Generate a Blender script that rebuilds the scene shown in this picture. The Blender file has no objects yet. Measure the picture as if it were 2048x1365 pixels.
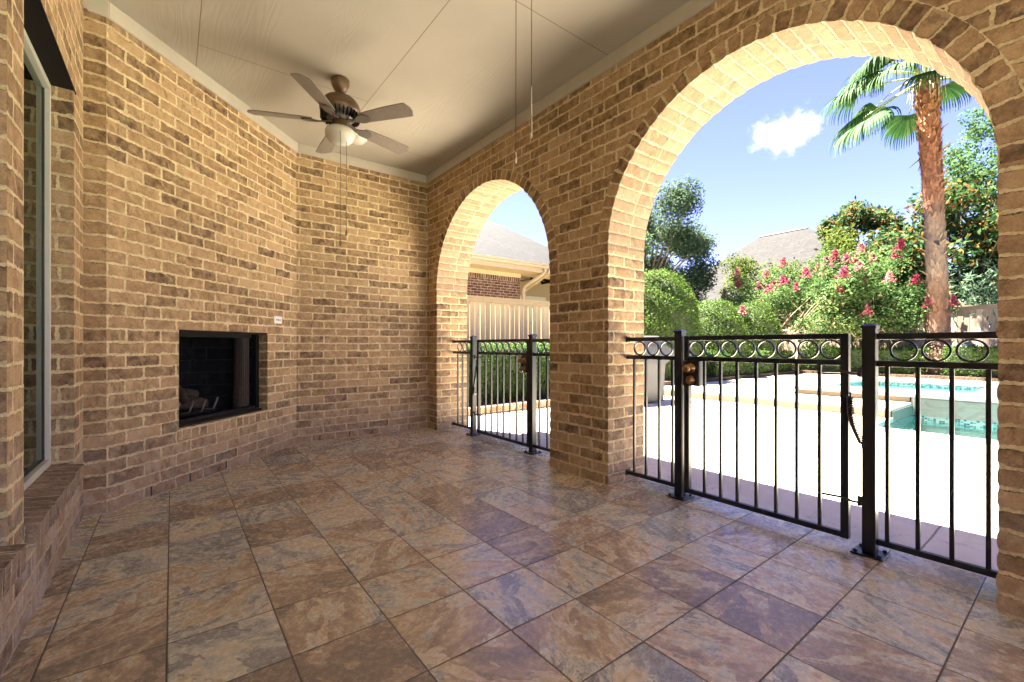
import bpy, math, random
import numpy as np
from mathutils import Vector, Matrix, Euler
R = math.radians
rng = np.random.default_rng(7)
random.seed(7)
scene = bpy.context.scene
COL = scene.collection

# ------------------------------------------------------------------ camera
cam_d = bpy.data.cameras.new("camera")
cam = bpy.data.objects.new("camera", cam_d)
COL.objects.link(cam)
CAM_H = 1.05
cam.location = (0, 0, CAM_H)
cam.rotation_euler = (R(90), 0, -0.6518)
cam_d.sensor_width = 36
cam_d.lens = 36 * 890.6 / 2048
cam_d.shift_y = 7.85 / 2048
cam_d.clip_start = 0.02
cam_d.clip_end = 5000
scene.camera = cam

# ------------------------------------------------------------------ light
SUN_TO = Vector((-0.16, 0.42, 1.0)).normalized()      # from the ground towards the sun
world = bpy.data.worlds.new("World")
scene.world = world
world.use_nodes = True
wn = world.node_tree.nodes
sky = wn.new("ShaderNodeTexSky")
sky.sky_type = 'NISHITA'
sky.sun_disc = False
sky.sun_elevation = math.asin(SUN_TO.z)
sky.sun_rotation = math.atan2(SUN_TO.x, SUN_TO.y)
sky.air_density = 1.0
sky.dust_density = 0.2
sky.ozone_density = 4.0
sky.altitude = 2500
wn["Background"].inputs[1].default_value = 0.05
sky_tint = wn.new("ShaderNodeMix"); sky_tint.data_type = 'RGBA'; sky_tint.blend_type = 'MULTIPLY'
sky_tint.inputs[0].default_value = 1.0; sky_tint.inputs[7].default_value = (0.425, 0.315, 0.435, 1)
world.node_tree.links.new(sky.outputs[0], sky_tint.inputs[6])
world.node_tree.links.new(sky_tint.outputs[2], wn["Background"].inputs[0])
sun_d = bpy.data.lights.new("sun", 'SUN')
sun_d.energy = 5.0
sun_d.angle = R(0.5)
sun_d.color = (1.0, 0.93, 0.82)
sun = bpy.data.objects.new("sun", sun_d)
sun.rotation_euler = SUN_TO.to_track_quat('Z', 'Y').to_euler()
COL.objects.link(sun)
scene.view_settings.view_transform = 'Standard'
scene.view_settings.look = 'None'
scene.view_settings.exposure = 4.68
scene.view_settings.gamma = 1.0
scene.render.engine = 'CYCLES'
scene.cycles.volume_bounces = 6
scene.cycles.max_bounces = 14
scene.cycles.diffuse_bounces = 8
scene.cycles.glossy_bounces = 4
scene.cycles.transparent_max_bounces = 24
scene.cycles.use_denoising = True
scene.cycles.sample_clamp_indirect = 8.0

# ------------------------------------------------------------------ helpers
def tag(o, label=None, cat=None, group=None, kind=None):
    if label: o["label"] = label
    if cat: o["category"] = cat
    if group: o["group"] = group
    if kind: o["kind"] = kind
    return o

def empty(name, loc=(0, 0, 0), rz=0.0):
    o = bpy.data.objects.new(name, None)
    o.empty_display_size = 0.1
    o.location = loc
    o.rotation_euler = (0, 0, rz)
    COL.objects.link(o)
    return o

def copy_tree(o, parent=None):
    c = o.copy()
    COL.objects.link(c)
    if parent is not None:
        c.parent = parent
    for ch in [x for x in bpy.data.objects if x.parent == o]:
        copy_tree(ch, c)
    return c

class B:
    """collects faces with uvs, builds one mesh object"""
    def __init__(s):
        s.v, s.f, s.uv = [], [], []
    def face(s, pts, uv=None):
        i = len(s.v)
        s.v += [tuple(p) for p in pts]
        s.f.append(tuple(range(i, i + len(pts))))
        s.uv.append(uv if uv is not None else [(0, 0)] * len(pts))
        return s
    def box(s, lo, hi, M=None):
        x0, y0, z0 = lo; x1, y1, z1 = hi
        P = [Vector(p) for p in ((x0,y0,z0),(x1,y0,z0),(x1,y1,z0),(x0,y1,z0),(x0,y0,z1),(x1,y0,z1),(x1,y1,z1),(x0,y1,z1))]
        if M is not None:
            P = [M @ p for p in P]
        i = len(s.v); s.v += [tuple(p) for p in P]
        dx, dy, dz = x1-x0, y1-y0, z1-z0
        for q, (a, b), o in (((0,3,2,1),(dx,dy),(x0,y0)),((4,5,6,7),(dx,dy),(x0,y0)),((0,1,5,4),(dx,dz),(x0,z0)),
                          ((1,2,6,5),(dy,dz),(y0,z0)),((2,3,7,6),(dx,dz),(x0,z0)),((3,0,4,7),(dy,dz),(y0,z0))):
            s.f.append(tuple(i + k for k in q))
            s.uv.append([(o[0],o[1]),(o[0]+a,o[1]),(o[0]+a,o[1]+b),(o[0],o[1]+b)])
        return s
    def tube(s, pts, rad, n=8, cap=True):
        pts = [Vector(p) for p in pts]
        if not hasattr(rad, '__len__'): rad = [rad] * len(pts)
        i = len(s.v); m = len(pts)
        up = Vector((0, 0, 1)); prev = None
        for k, p in enumerate(pts):
            t = (pts[min(k+1, m-1)] - pts[max(k-1, 0)]).normalized()
            if prev is None:
                a = t.cross(up)
                if a.length < 1e-3: a = t.cross(Vector((1, 0, 0)))
                a.normalize()
            else:
                a = (prev - t * prev.dot(t)).normalized()
            prev = a; b = t.cross(a)
            for j in range(n):
                w = 2 * math.pi * j / n
                s.v.append(tuple(p + (a * math.cos(w) + b * math.sin(w)) * rad[k]))
        L = 0
        for k in range(m - 1):
            L2 = L + (pts[k+1] - pts[k]).length
            for j in range(n):
                j2 = (j + 1) % n
                s.f.append((i+k*n+j, i+k*n+j2, i+(k+1)*n+j2, i+(k+1)*n+j))
                s.uv.append([(j/n, L), ((j+1)/n, L), ((j+1)/n, L2), (j/n, L2)])
            L = L2
        if cap:
            s.f.append(tuple(i + j for j in reversed(range(n)))); s.uv.append([(0, 0)] * n)
            s.f.append(tuple(i + (m-1)*n + j for j in range(n))); s.uv.append([(0, 0)] * n)
        return s
    def lathe(s, prof, n=24, M=None):
        """prof: list of (radius, z)"""
        i = len(s.v)
        for r, z in prof:
            for j in range(n):
                w = 2 * math.pi * j / n
                p = Vector((r * math.cos(w), r * math.sin(w), z))
                s.v.append(tuple(M @ p if M is not None else p))
        for k in range(len(prof) - 1):
            for j in range(n):
                j2 = (j + 1) % n
                s.f.append((i+k*n+j, i+k*n+j2, i+(k+1)*n+j2, i+(k+1)*n+j))
                s.uv.append([(0, 0)] * 4)
        return s
    def ring(s, c, r, th, w, axis='x', n=28):
        """flat torus of square section lying in the plane normal to axis"""
        i = len(s.v)
        for j in range(n):
            a = 2 * math.pi * j / n
            for rr, d in ((r, -w/2), (r, w/2), (r-th, w/2), (r-th, -w/2)):
                q = (d, rr*math.cos(a), rr*math.sin(a))
                s.v.append((c[0]+q[0], c[1]+q[1], c[2]+q[2]))
        for j in range(n):
            j2 = (j + 1) % n
            for k in range(4):
                k2 = (k + 1) % 4
                s.f.append((i+j*4+k, i+j2*4+k, i+j2*4+k2, i+j*4+k2)); s.uv.append([(0,0)]*4)
        return s
    def build(s, name, mat, parent=None, smooth=False, bevel=0.0):
        me = bpy.data.meshes.new(name)
        me.from_pydata(s.v, [], s.f)
        uvl = me.uv_layers.new(name="uv")
        flat = [c for f in s.uv for p in f for c in p]
        uvl.data.foreach_set("uv", flat)
        if smooth:
            me.polygons.foreach_set("use_smooth", [True] * len(me.polygons))
        me.materials.append(mat)
        me.update()
        o = bpy.data.objects.new(name, me)
        COL.objects.link(o)
        if parent is not None: o.parent = parent
        if bevel:
            m = o.modifiers.new("bevel", 'BEVEL'); m.width = bevel; m.segments = 2; m.limit_method = 'ANGLE'
        return o

def quads_obj(name, V, mat, lv=None, parent=None, k=4, smooth=False):
    """V: (n,k,3) array of separate leaf polygons; lv: (n,) shade value per leaf"""
    V = np.asarray(V, dtype=np.float32)
    n = len(V)
    me = bpy.data.meshes.new(name)
    me.vertices.add(n * k); me.loops.add(n * k); me.polygons.add(n)
    me.vertices.foreach_set("co", V.reshape(-1))
    me.loops.foreach_set("vertex_index", np.arange(n * k, dtype=np.int32))
    me.polygons.foreach_set("loop_start", np.arange(0, n * k, k, dtype=np.int32))
    me.update(calc_edges=True)
    if lv is not None:
        at = me.attributes.new("lv", 'FLOAT', 'POINT')
        at.data.foreach_set("value", np.repeat(np.asarray(lv, dtype=np.float32), k))
    me.materials.append(mat)
    o = bpy.data.objects.new(name, me)
    COL.objects.link(o)
    if parent is not None: o.parent = parent
    return o

def unit(a):
    return a / np.maximum(np.linalg.norm(a, axis=-1, keepdims=True), 1e-9)

def leaf_quads(P, Nrm, size, aspect=0.5, jitter=0.6, droop=None):
    """rhombic leaves at P facing about Nrm"""
    n = len(P)
    nn = unit(Nrm + rng.normal(0, jitter, (n, 3)))
    t = rng.normal(0, 1, (n, 3))
    if droop is not None: t = t + np.array([0, 0, -droop])
    t = unit(t - nn * (t * nn).sum(1, keepdims=True))
    b = np.cross(nn, t)
    s = (size * rng.uniform(0.7, 1.3, n))[:, None]
    return np.stack([P, P + t*s*0.5 + b*s*aspect*0.5, P + t*s, P + t*s*0.5 - b*s*aspect*0.5], 1)

# ------------------------------------------------------------------ node helper
class G:
    def __init__(s, name):
        s.m = bpy.data.materials.new(name); s.m.use_nodes = True
        s.nt = s.m.node_tree; s.n = s.nt.nodes
        s.bsdf = s.n["Principled BSDF"]; s.out = s.n["Material Output"]
    def link(s, a, b): s.nt.links.new(a, b)
    def node(s, t, **kw):
        n = s.n.new(t)
        for k, v in kw.items(): setattr(n, k, v)
        return n
    def put(s, sock, v):
        if hasattr(v, 'is_output'): s.link(v, sock)
        else: sock.default_value = v
    def math(s, op, a, b=0.0, c=None, clamp=False):
        n = s.node("ShaderNodeMath", operation=op, use_clamp=clamp)
        s.put(n.inputs[0], a); s.put(n.inputs[1], b)
        if c is not None: s.put(n.inputs[2], c)
        return n.outputs[0]
    def vmath(s, op, a, b=(0, 0, 0), scale=None):
        n = s.node("ShaderNodeVectorMath", operation=op)
        s.put(n.inputs[0], a); s.put(n.inputs[1], b)
        if scale is not None: s.put(n.inputs["Scale"], scale)
        return n.outputs[0]
    def comb(s, x, y, z=0.0):
        n = s.node("ShaderNodeCombineXYZ")
        for i, v in enumerate((x, y, z)): s.put(n.inputs[i], v)
        return n.outputs[0]
    def sep(s, v):
        n = s.node("ShaderNodeSeparateXYZ"); s.link(v, n.inputs[0]); return n.outputs
    def noise(s, vec, scale, detail=3, rough=0.55, dist=0.0, w=None, color=False):
        n = s.node("ShaderNodeTexNoise")
        if w is not None:
            n.noise_dimensions = '4D'; s.put(n.inputs["W"], w)
        s.put(n.inputs["Vector"], vec); s.put(n.inputs["Scale"], scale)
        n.inputs["Detail"].default_value = detail; n.inputs["Roughness"].default_value = rough
        n.inputs["Distortion"].default_value = dist
        return n.outputs["Color" if color else "Fac"]
    def ramp(s, fac, stops, interp='LINEAR'):
        n = s.node("ShaderNodeValToRGB"); cr = n.color_ramp; cr.interpolation = interp
        while len(cr.elements) < len(stops): cr.elements.new(0.5)
        for e, (p, c) in zip(cr.elements, stops):
            e.position = p; e.color = (*c, 1) if len(c) == 3 else c
        s.put(n.inputs[0], fac)
        return n.outputs[0]
    def mix(s, fac, a, b, mode='MIX'):
        n = s.node("ShaderNodeMix", data_type='RGBA', blend_type=mode)
        s.put(n.inputs[0], fac)
        for i, v in ((6, a), (7, b)):
            s.put(n.inputs[i], (*v, 1) if isinstance(v, tuple) and len(v) == 3 else v)
        return n.outputs[2]
    def smooth(s, v, lo, hi):
        n = s.node("ShaderNodeMapRange", interpolation_type='SMOOTHSTEP')
        s.put(n.inputs[0], v); s.put(n.inputs[1], lo); s.put(n.inputs[2], hi)
        return n.outputs[0]
    def white(s, vec, w=None):
        n = s.node("ShaderNodeTexWhiteNoise", noise_dimensions='3D'); s.link(vec, n.inputs[0])
        return n.outputs
    def uv(s): return s.node("ShaderNodeTexCoord").outputs["UV"]
    def obj(s): return s.node("ShaderNodeTexCoord").outputs["Object"]
    def pos(s): return s.node("ShaderNodeNewGeometry").outputs["Position"]
    def attr(s, name): return s.node("ShaderNodeAttribute", attribute_name=name).outputs["Fac"]
    def bump(s, h, dist=0.01, strength=1.0):
        n = s.node("ShaderNodeBump"); s.put(n.inputs["Height"], h)
        n.inputs["Distance"].default_value = dist; n.inputs["Strength"].default_value = strength
        s.link(n.outputs[0], s.bsdf.inputs["Normal"])
    def base(s, c, rough=0.6, spec=0.5, metal=0.0):
        s.put(s.bsdf.inputs["Base Color"], (*c, 1) if isinstance(c, tuple) and len(c) == 3 else c)
        s.put(s.bsdf.inputs["Roughness"], rough)
        s.bsdf.inputs["Specular IOR Level"].default_value = spec
        s.bsdf.inputs["Metallic"].default_value = metal
        return s.m

def plain(name, c, rough=0.5, metal=0.0, spec=0.5, var=0.12, scale=9.0):
    g = G(name)
    f = g.noise(g.obj(), scale, 4)
    lo = tuple(x * (1 - var) for x in c); hi = tuple(min(1, x * (1 + var)) for x in c)
    return g.base(g.ramp(f, [(0.3, lo), (0.7, hi)]), rough, spec, metal)

def brick_mat(name, pu=0.248, pv=0.0822, stagger=0.5, stops=None, mortar=(0.61, 0.485, 0.285), bloom=0.0, joint=0.0076,
              rag=1.0, burn=0.55, row_jit=0.015, bump=0.008, rough=0.88, smear=1.0):
    g = G(name)
    uv = g.uv()
    sc = 0.0822 / pv
    d1 = g.noise(uv, 26 * sc, 3, color=True)
    d2 = g.noise(uv, 110 * sc, 2, color=True)
    off = g.vmath('ADD', g.vmath('SCALE', g.vmath('SUBTRACT', d1, (0.5, 0.5, 0.5)), scale=0.024 * rag / sc),
                  g.vmath('SCALE', g.vmath('SUBTRACT', d2, (0.5, 0.5, 0.5)), scale=0.011 * rag / sc))
    # long gentle waver of the courses
    d3 = g.noise(uv, 2.2, 1, color=True)
    off = g.vmath('ADD', off, g.vmath('SCALE', g.vmath('SUBTRACT', d3, (0.5, 0.5, 0.5)), scale=0.012 * rag))
    p = g.sep(g.vmath('ADD', uv, off))
    vr = g.math('DIVIDE', p[1], pv)
    row = g.math('FLOOR', vr)
    fv = g.math('FRACT', vr)
    rr = g.white(g.comb(row, 3.7, 0.0))[0]
    ush = g.math('ADD', g.math('MULTIPLY', g.math('MODULO', g.math('ABSOLUTE', row), 2.0), stagger * pu),
                 g.math('MULTIPLY', g.math('SUBTRACT', rr, 0.5), row_jit))
    ur = g.math('DIVIDE', g.math('ADD', p[0], ush), pu)
    colm = g.math('FLOOR', ur)
    fu = g.math('FRACT', ur)
    du = g.math('MULTIPLY', g.math('MINIMUM', fu, g.math('SUBTRACT', 1.0, fu)), pu)
    dv = g.math('MULTIPLY', g.math('MINIMUM', fv, g.math('SUBTRACT', 1.0, fv)), pv)
    d = g.math('SMOOTH_MIN', du, dv, 0.006)
    cell = g.comb(row, colm, 0.0)
    rnd = g.white(cell)
    rc = g.sep(rnd[1])
    # mortar smeared over some brick edges
    sm = g.math('MULTIPLY', g.smooth(g.noise(uv, 5.5, 4, 0.65), 0.52, 0.72), 0.009 * smear)
    hw = g.math('ADD', joint, g.math('ADD', sm, g.math('MULTIPLY', g.math('SUBTRACT', rc[2], 0.5), 0.002)))
    mask = g.smooth(d, g.math('SUBTRACT', hw, 0.0016), g.math('ADD', hw, 0.0016))
    stops = stops or [(0.0, (0.10, 0.062, 0.038)), (0.14, (0.185, 0.114, 0.064)), (0.42, (0.315, 0.20, 0.108)),
                      (0.75, (0.435, 0.29, 0.16)), (1.0, (0.405, 0.29, 0.186))]
    w = g.math('MULTIPLY', rc[0], 40.0)
    blot = g.noise(uv, 17 * sc, 5, 0.65, w=w)
    fac = g.math('ADD', g.math('MULTIPLY', rc[0], 0.62), g.math('MULTIPLY', g.math('SUBTRACT', blot, 0.40), 1.5), clamp=True)
    c = g.ramp(fac, stops)
    # smeared light and dark streaks within a brick
    sk = g.noise(g.vmath('MULTIPLY', g.vmath('ADD', uv, g.comb(g.math('MULTIPLY', p[1], .5), 0.0)), (1.0, 0.45, 1.0)), 21 * sc, 5, .6, .8, w=g.math('ADD', w, 4.0))
    c = g.mix(g.math('MULTIPLY', g.smooth(sk, .54, .72), .55), c, (0.56, 0.40, 0.235) if smear else (0.03, 0.03, 0.03))
    c = g.mix(g.math('MULTIPLY', g.math('SUBTRACT', 1.0, g.smooth(sk, .30, .44)), .5), c, (0.15, 0.085, 0.05) if smear else (0.01, 0.01, 0.01))
    # burnt ends and white lime marks on some bricks
    st = g.noise(g.vmath('MULTIPLY', uv, (1.0, 0.35, 1.0)), 34 * sc, 4, 0.7, w=w)
    dark = g.math('MULTIPLY', g.smooth(st, 0.46, 0.66), g.smooth(rc[1], 0.40, 0.9))
    c = g.mix(g.math('MULTIPLY', dark, burn), c, (0.035, 0.026, 0.022))
    lime = g.math('MULTIPLY', g.smooth(g.noise(uv, 24 * sc, 5, 0.75, w=g.math('ADD', w, 9.0)), 0.60, 0.74), g.smooth(rc[2], 0.5, 0.9))
    c = g.mix(g.math('MULTIPLY', lime, 0.6 * smear), c, (0.60, 0.50, 0.38))
    # pale powdery bloom on the lowest courses
    low = g.math('MULTIPLY', g.math('SUBTRACT', 1.0, g.smooth(g.sep(uv)[1], 0.05, 0.95)), g.smooth(g.noise(uv, 7, 5, .7), .38, .62))
    c = g.mix(g.math('MULTIPLY', low, bloom), c, (0.60, 0.545, 0.45))
    grit = g.noise(uv, 130 * sc, 4, .7)
    c = g.mix(0.6, c, g.ramp(grit, [(0.3, (0.32, 0.32, 0.32)), (0.7, (0.72, 0.72, 0.72))]), 'OVERLAY')
    mn = g.noise(uv, 60, 5, 0.7)
    mn2 = g.noise(uv, 10, 4, .65)
    mc = g.mix(g.smooth(g.math('ADD', g.math('MULTIPLY', mn, .55), g.math('MULTIPLY', mn2, .45)), 0.36, 0.62), tuple(x * 0.66 for x in mortar), tuple(min(1, x * 1.14) for x in mortar))
    # thin dark cracks between brick and mortar, with mortar-recess shadow painted in
    crack_shade = g.math('MULTIPLY', g.math('SUBTRACT', 1.0, g.smooth(g.math('ABSOLUTE', g.math('SUBTRACT', d, hw)), 0.0005, 0.0022)),
                   g.smooth(g.math('ADD', g.noise(uv, 11, 4, .7), g.math('MULTIPLY', g.math('SUBTRACT', fv, .5), .22)), 0.53, 0.64))
    film = g.math('MULTIPLY', g.smooth(g.noise(uv, 13, 5, .72, w=3.3), .5, .72), 0.34 * min(1.0, smear))
    c = g.mix(film, c, tuple(x * .82 for x in mortar))
    c = g.mix(mask, mc, c)
    c = g.mix(g.math('MULTIPLY', crack_shade, 0.75), c, (0.03, 0.022, 0.016))
    h = g.math('ADD', g.math('MULTIPLY', mask, 0.55), g.math('ADD', g.math('MULTIPLY', blot, 0.35), g.math('MULTIPLY', grit, 0.18)))
    h = g.math('SUBTRACT', h, g.math('MULTIPLY', crack_shade, 0.4))
    g.bump(h, bump)
    return g.base(c, rough, 0.2)

def leaf_mat(name, stops, trans=0.42, rough=0.75, spec=0.1):
    g = G(name)
    f = g.math('ADD', g.attr("lv"), g.math('MULTIPLY', g.math('SUBTRACT', g.noise(g.obj(), 1.7, 2), 0.5), 0.35), clamp=True)
    c = g.ramp(f, [(p_, tuple(x * 0.50 for x in q_)) for p_, q_ in stops])
    g.base(c, rough, spec)
    tr = g.node("ShaderNodeBsdfTranslucent"); g.link(c, tr.inputs[0])
    mx = g.node("ShaderNodeMixShader"); mx.inputs[0].default_value = trans
    g.link(g.bsdf.outputs[0], mx.inputs[1]); g.link(tr.outputs[0], mx.inputs[2])
    g.link(mx.outputs[0], g.out.inputs[0])
    return g.m

# ------------------------------------------------------------------ materials
M_brick = brick_mat("tan_brick", bloom=0.22)
M_brick_left = brick_mat("bloomed_tan_brick", bloom=0.6)
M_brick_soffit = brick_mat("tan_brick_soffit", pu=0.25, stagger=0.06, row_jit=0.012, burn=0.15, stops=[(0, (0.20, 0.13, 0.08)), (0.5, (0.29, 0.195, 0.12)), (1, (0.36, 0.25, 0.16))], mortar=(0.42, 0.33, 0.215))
M_brick_ring = brick_mat("tan_brick_ring", pu=0.11, stagger=0.0, row_jit=0.0)
M_brick_rowlock = brick_mat("tan_brick_rowlock", pu=0.078, pv=0.105, stagger=0.0, row_jit=0.0, rag=0.8)
M_brick_sill = brick_mat("weathered_sill_brick", pu=0.16, pv=0.078, stagger=0.0, row_jit=0.0, rag=1.1,
                         stops=[(0, (0.17, 0.12, 0.085)), (0.5, (0.29, 0.20, 0.135)), (1, (0.38, 0.29, 0.20))], mortar=(0.58, 0.47, 0.32), joint=.005)
M_firebrick = brick_mat("sooty_firebrick", pu=0.42, pv=0.115, stops=[(0, (0.008, 0.008, 0.009)), (1, (0.018, 0.018, 0.02))],
                        mortar=(0.04, 0.042, 0.045), joint=0.002, rag=0.2, bump=0.003, smear=0.0)
M_nbrick = brick_mat("dark_red_brick", pu=0.235, pv=0.079, stops=[(0, (0.0297, 0.01485, 0.01287)), (0.4, (0.06435, 0.02722, 0.0198)), (0.75, (0.099, 0.04208, 0.02722)), (1, (0.1287, 0.0792, 0.0495))],
                     mortar=(0.2722, 0.2376, 0.198), rag=0.5)
M_nsoldier = brick_mat("dark_red_soldier_brick", pu=0.079, pv=0.25, stagger=0.0, row_jit=0.0, rag=0.4,
                       stops=[(0, (0.033, 0.0165, 0.0143)), (0.4, (0.0715, 0.03025, 0.022)), (0.75, (0.11, 0.04675, 0.03025)), (1, (0.143, 0.088, 0.055))], mortar=(0.3025, 0.264, 0.22))
M_edging = brick_mat("edging_brick", pu=0.21, pv=0.12, stagger=0.0, stops=[(0, (0.15, 0.065, 0.035)), (0.5, (0.21, 0.115, 0.06)), (1, (0.25, 0.165, 0.1))], mortar=(0.25, 0.21, 0.15))
M_shingle = brick_mat("purple_grey_shingle", pu=0.55, pv=0.27, stops=[(0, (0.00126, 0.00108, 0.001296)), (0.5, (0.00306, 0.0027, 0.00306)), (1, (0.00612, 0.00558, 0.00594))],
                      mortar=(0.000432, 0.00036, 0.000432), joint=0.026, rag=0.25, burn=0.2, row_jit=0.3, smear=0.0)
M_shingle2 = brick_mat("tan_grey_shingle", pu=0.6, pv=0.26, stops=[(0, (0.00465, 0.0042, 0.003975)), (0.5, (0.007125, 0.006525, 0.006)), (1, (0.01088, 0.009975, 0.00915))],
                       mortar=(0.003, 0.0027, 0.00255), joint=0.018, rag=0.25, burn=0.1, row_jit=0.3, smear=0.0)


def tile_mat():
    g = G("slate_look_tile")
    S = 0.3353; OX, OY = 1.6617, 0.9713
    p = g.sep(g.pos())
    tx = g.math('DIVIDE', g.math('SUBTRACT', p[0], OX), S); ty = g.math('DIVIDE', g.math('SUBTRACT', p[1], OY), S)
    ix, iy = g.math('FLOOR', tx), g.math('FLOOR', ty)
    fx, fy = g.math('FRACT', tx), g.math('FRACT', ty)
    d = g.math('MULTIPLY', g.math('MINIMUM', g.math('MINIMUM', fx, g.math('SUBTRACT', 1.0, fx)), g.math('MINIMUM', fy, g.math('SUBTRACT', 1.0, fy))), S)
    r = g.sep(g.white(g.comb(ix, iy, 1.0))[1])
    ang = g.math('ADD', 0.35, g.math('MULTIPLY', g.math('SUBTRACT', r[0], 0.5), 3.6))
    rot = g.node("ShaderNodeVectorRotate", rotation_type='Z_AXIS')
    g.link(g.pos(), rot.inputs["Vector"]); g.link(ang, rot.inputs["Angle"])
    w = g.math('MULTIPLY', r[1], 60.0)
    q = g.vmath('MULTIPLY', rot.outputs[0], (1.5, 3.3, 1.0))
    n1 = g.noise(q, 2.0, 9, 0.62, 1.2, w=w)
    n2 = g.noise(q, 5.5, 9, 0.72, 1.8, w=g.math('ADD', w, 7.0))
    n3 = g.noise(g.pos(), 38, 8, 0.8)
    n4 = g.noise(g.vmath('MULTIPLY', rot.outputs[0], (8, 34, 1)), 1.0, 6, 0.7, 0.6, w=w)
    base = g.math('ADD', g.math('MULTIPLY', g.math('SUBTRACT', n1, 0.5), 2.5), g.math('ADD', 0.02, g.math('MULTIPLY', r[2], 0.92)))
    base = g.math('ADD', base, g.math('ADD', g.math('MULTIPLY', g.math('SUBTRACT', n2, 0.5), 0.75), g.math('MULTIPLY', g.math('SUBTRACT', n4, 0.5), 0.2)), clamp=True)
    # cleft layers with a crisp edge
    n5 = g.noise(q, 1.7, 7, 0.58, 1.4, w=g.math('ADD', w, 21.0))
    cl1 = g.math('MULTIPLY', g.math('SUBTRACT', g.smooth(n5, 0.50, 0.518), 0.5), 0.32)
    cl2 = g.math('MULTIPLY', g.math('SUBTRACT', g.smooth(n5, 0.585, 0.605), 0.25), 0.18)
    base = g.math('ADD', base, g.math('SUBTRACT', cl1, cl2), clamp=True)
    c = g.ramp(base, [(0.0, (0.249, 0.198, 0.145)), (0.15, (0.334, 0.258, 0.178)), (0.34, (0.457, 0.342, 0.222)), (0.48, (0.595, 0.473, 0.287)),
                      (0.6, (0.611, 0.535, 0.377)), (0.76, (0.533, 0.508, 0.397)), (0.9, (0.418, 0.403, 0.332)), (1.0, (0.314, 0.303, 0.261))])
    edge = g.math('SUBTRACT', 1.0, g.smooth(g.math('ABSOLUTE', g.math('SUBTRACT', n5, 0.512)), 0.0, 0.008))
    c = g.mix(g.math('MULTIPLY', edge, 0.5), c, (0.10, 0.075, 0.06))
    v = g.math('ABSOLUTE', g.math('SUBTRACT', n2, 0.52))
    vein = g.math('MULTIPLY', g.math('SUBTRACT', 1.0, g.smooth(v, 0.0, 0.03)), g.smooth(n1, 0.42, 0.6))
    c = g.mix(g.math('MULTIPLY', vein, 0.6), c, (0.075, 0.062, 0.065))
    v2 = g.math('MULTIPLY', g.smooth(n4, 0.56, 0.72), g.smooth(n2, 0.45, 0.6))
    c = g.mix(g.math('MULTIPLY', v2, 0.5), c, (0.56, 0.42, 0.25))
    sp = g.ramp(n3, [(0.25, (0.3, 0.3, 0.3)), (0.75, (0.75, 0.75, 0.75))])
    c = g.mix(0.4, c, sp, 'OVERLAY')
    grout = g.smooth(d, 0.0018, 0.0032)
    gm = g.math('ADD', 0.7, g.math('MULTIPLY', g.noise(g.pos(), 3.0, 3), 0.6))
    gc = g.mix(1.0, (0.085, 0.058, 0.042), g.comb(gm, gm, gm), 'MULTIPLY')
    c = g.mix(grout, gc, c)
    g.bump(g.math('ADD', g.math('MULTIPLY', g.smooth(d, 0.0015, 0.006), 0.6), g.math('MULTIPLY', n2, 0.30)), 0.004, 0.6)
    ro = g.math('ADD', 0.20, g.math('MULTIPLY', n3, 0.14))
    ro = g.math('ADD', g.math('MULTIPLY', g.math('SUBTRACT', 1.0, grout), 0.45), ro)
    return g.base(c, ro, 0.5)
M_tile = tile_mat()

def concrete_mat(name, c, joints=True, agg=1.0):
    g = G(name)
    P = g.pos(); p = g.sep(P)
    n1 = g.noise(P, 0.8, 5, 0.6); n2 = g.noise(P, 9, 5, 0.7); n3 = g.noise(P, 160, 2)
    f = g.math('ADD', g.math('MULTIPLY', n1, 0.5), g.math('ADD', g.math('MULTIPLY', n2, 0.3), g.math('MULTIPLY', n3, 0.3 * agg)))
    col = g.ramp(f, [(0.35, tuple(x * 0.72 for x in c)), (0.55, c), (0.75, tuple(min(1, x * 1.15) for x in c))])
    if joints:
        wob = g.math('MULTIPLY', g.math('SUBTRACT', g.noise(P, 7, 4, 0.7), 0.5), 0.02)
        m = None
        for ax, k, wd in ((1, 0.56, 0.007), (1, 3.62, 0.005), (0, 5.65, 0.0045), (1, -2.2, 0.006)):
            dd = g.math('ABSOLUTE', g.math('ADD', g.math('SUBTRACT', p[ax], k), wob))
            e = g.math('SUBTRACT', 1.0, g.smooth(dd, wd * 0.4, wd))
            m = e if m is None else g.math('MAXIMUM', m, e)
        hair = g.math('SUBTRACT', 1.0, g.smooth(g.math('ABSOLUTE', g.math('SUBTRACT', g.noise(P, 0.55, 6, 0.6), 0.5)), 0.0, 0.004))
        col = g.mix(g.math('MULTIPLY', hair, 0.35), col, (0.2, 0.17, 0.14))
        col = g.mix(g.math('MULTIPLY', m, 0.8), col, (0.10, 0.085, 0.07))
    g.bump(g.math('ADD', n3, g.math('MULTIPLY', n2, 0.5)), 0.004, 0.5)
    return g.base(col, 0.85, 0.25)
M_patio = concrete_mat("sun_bleached_concrete", (0.54, 0.485, 0.385))
M_bounce = concrete_mat("pale_bounce_slab", (0.70, 0.62, 0.50), joints=False)  # kept very pale so the unseen slab reflects more light
M_stepface = concrete_mat("honey_stone", (0.092, 0.07, 0.046), joints=False)
M_coping = concrete_mat("pale_coping", (0.144, 0.1332, 0.1188), joints=False)

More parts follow.
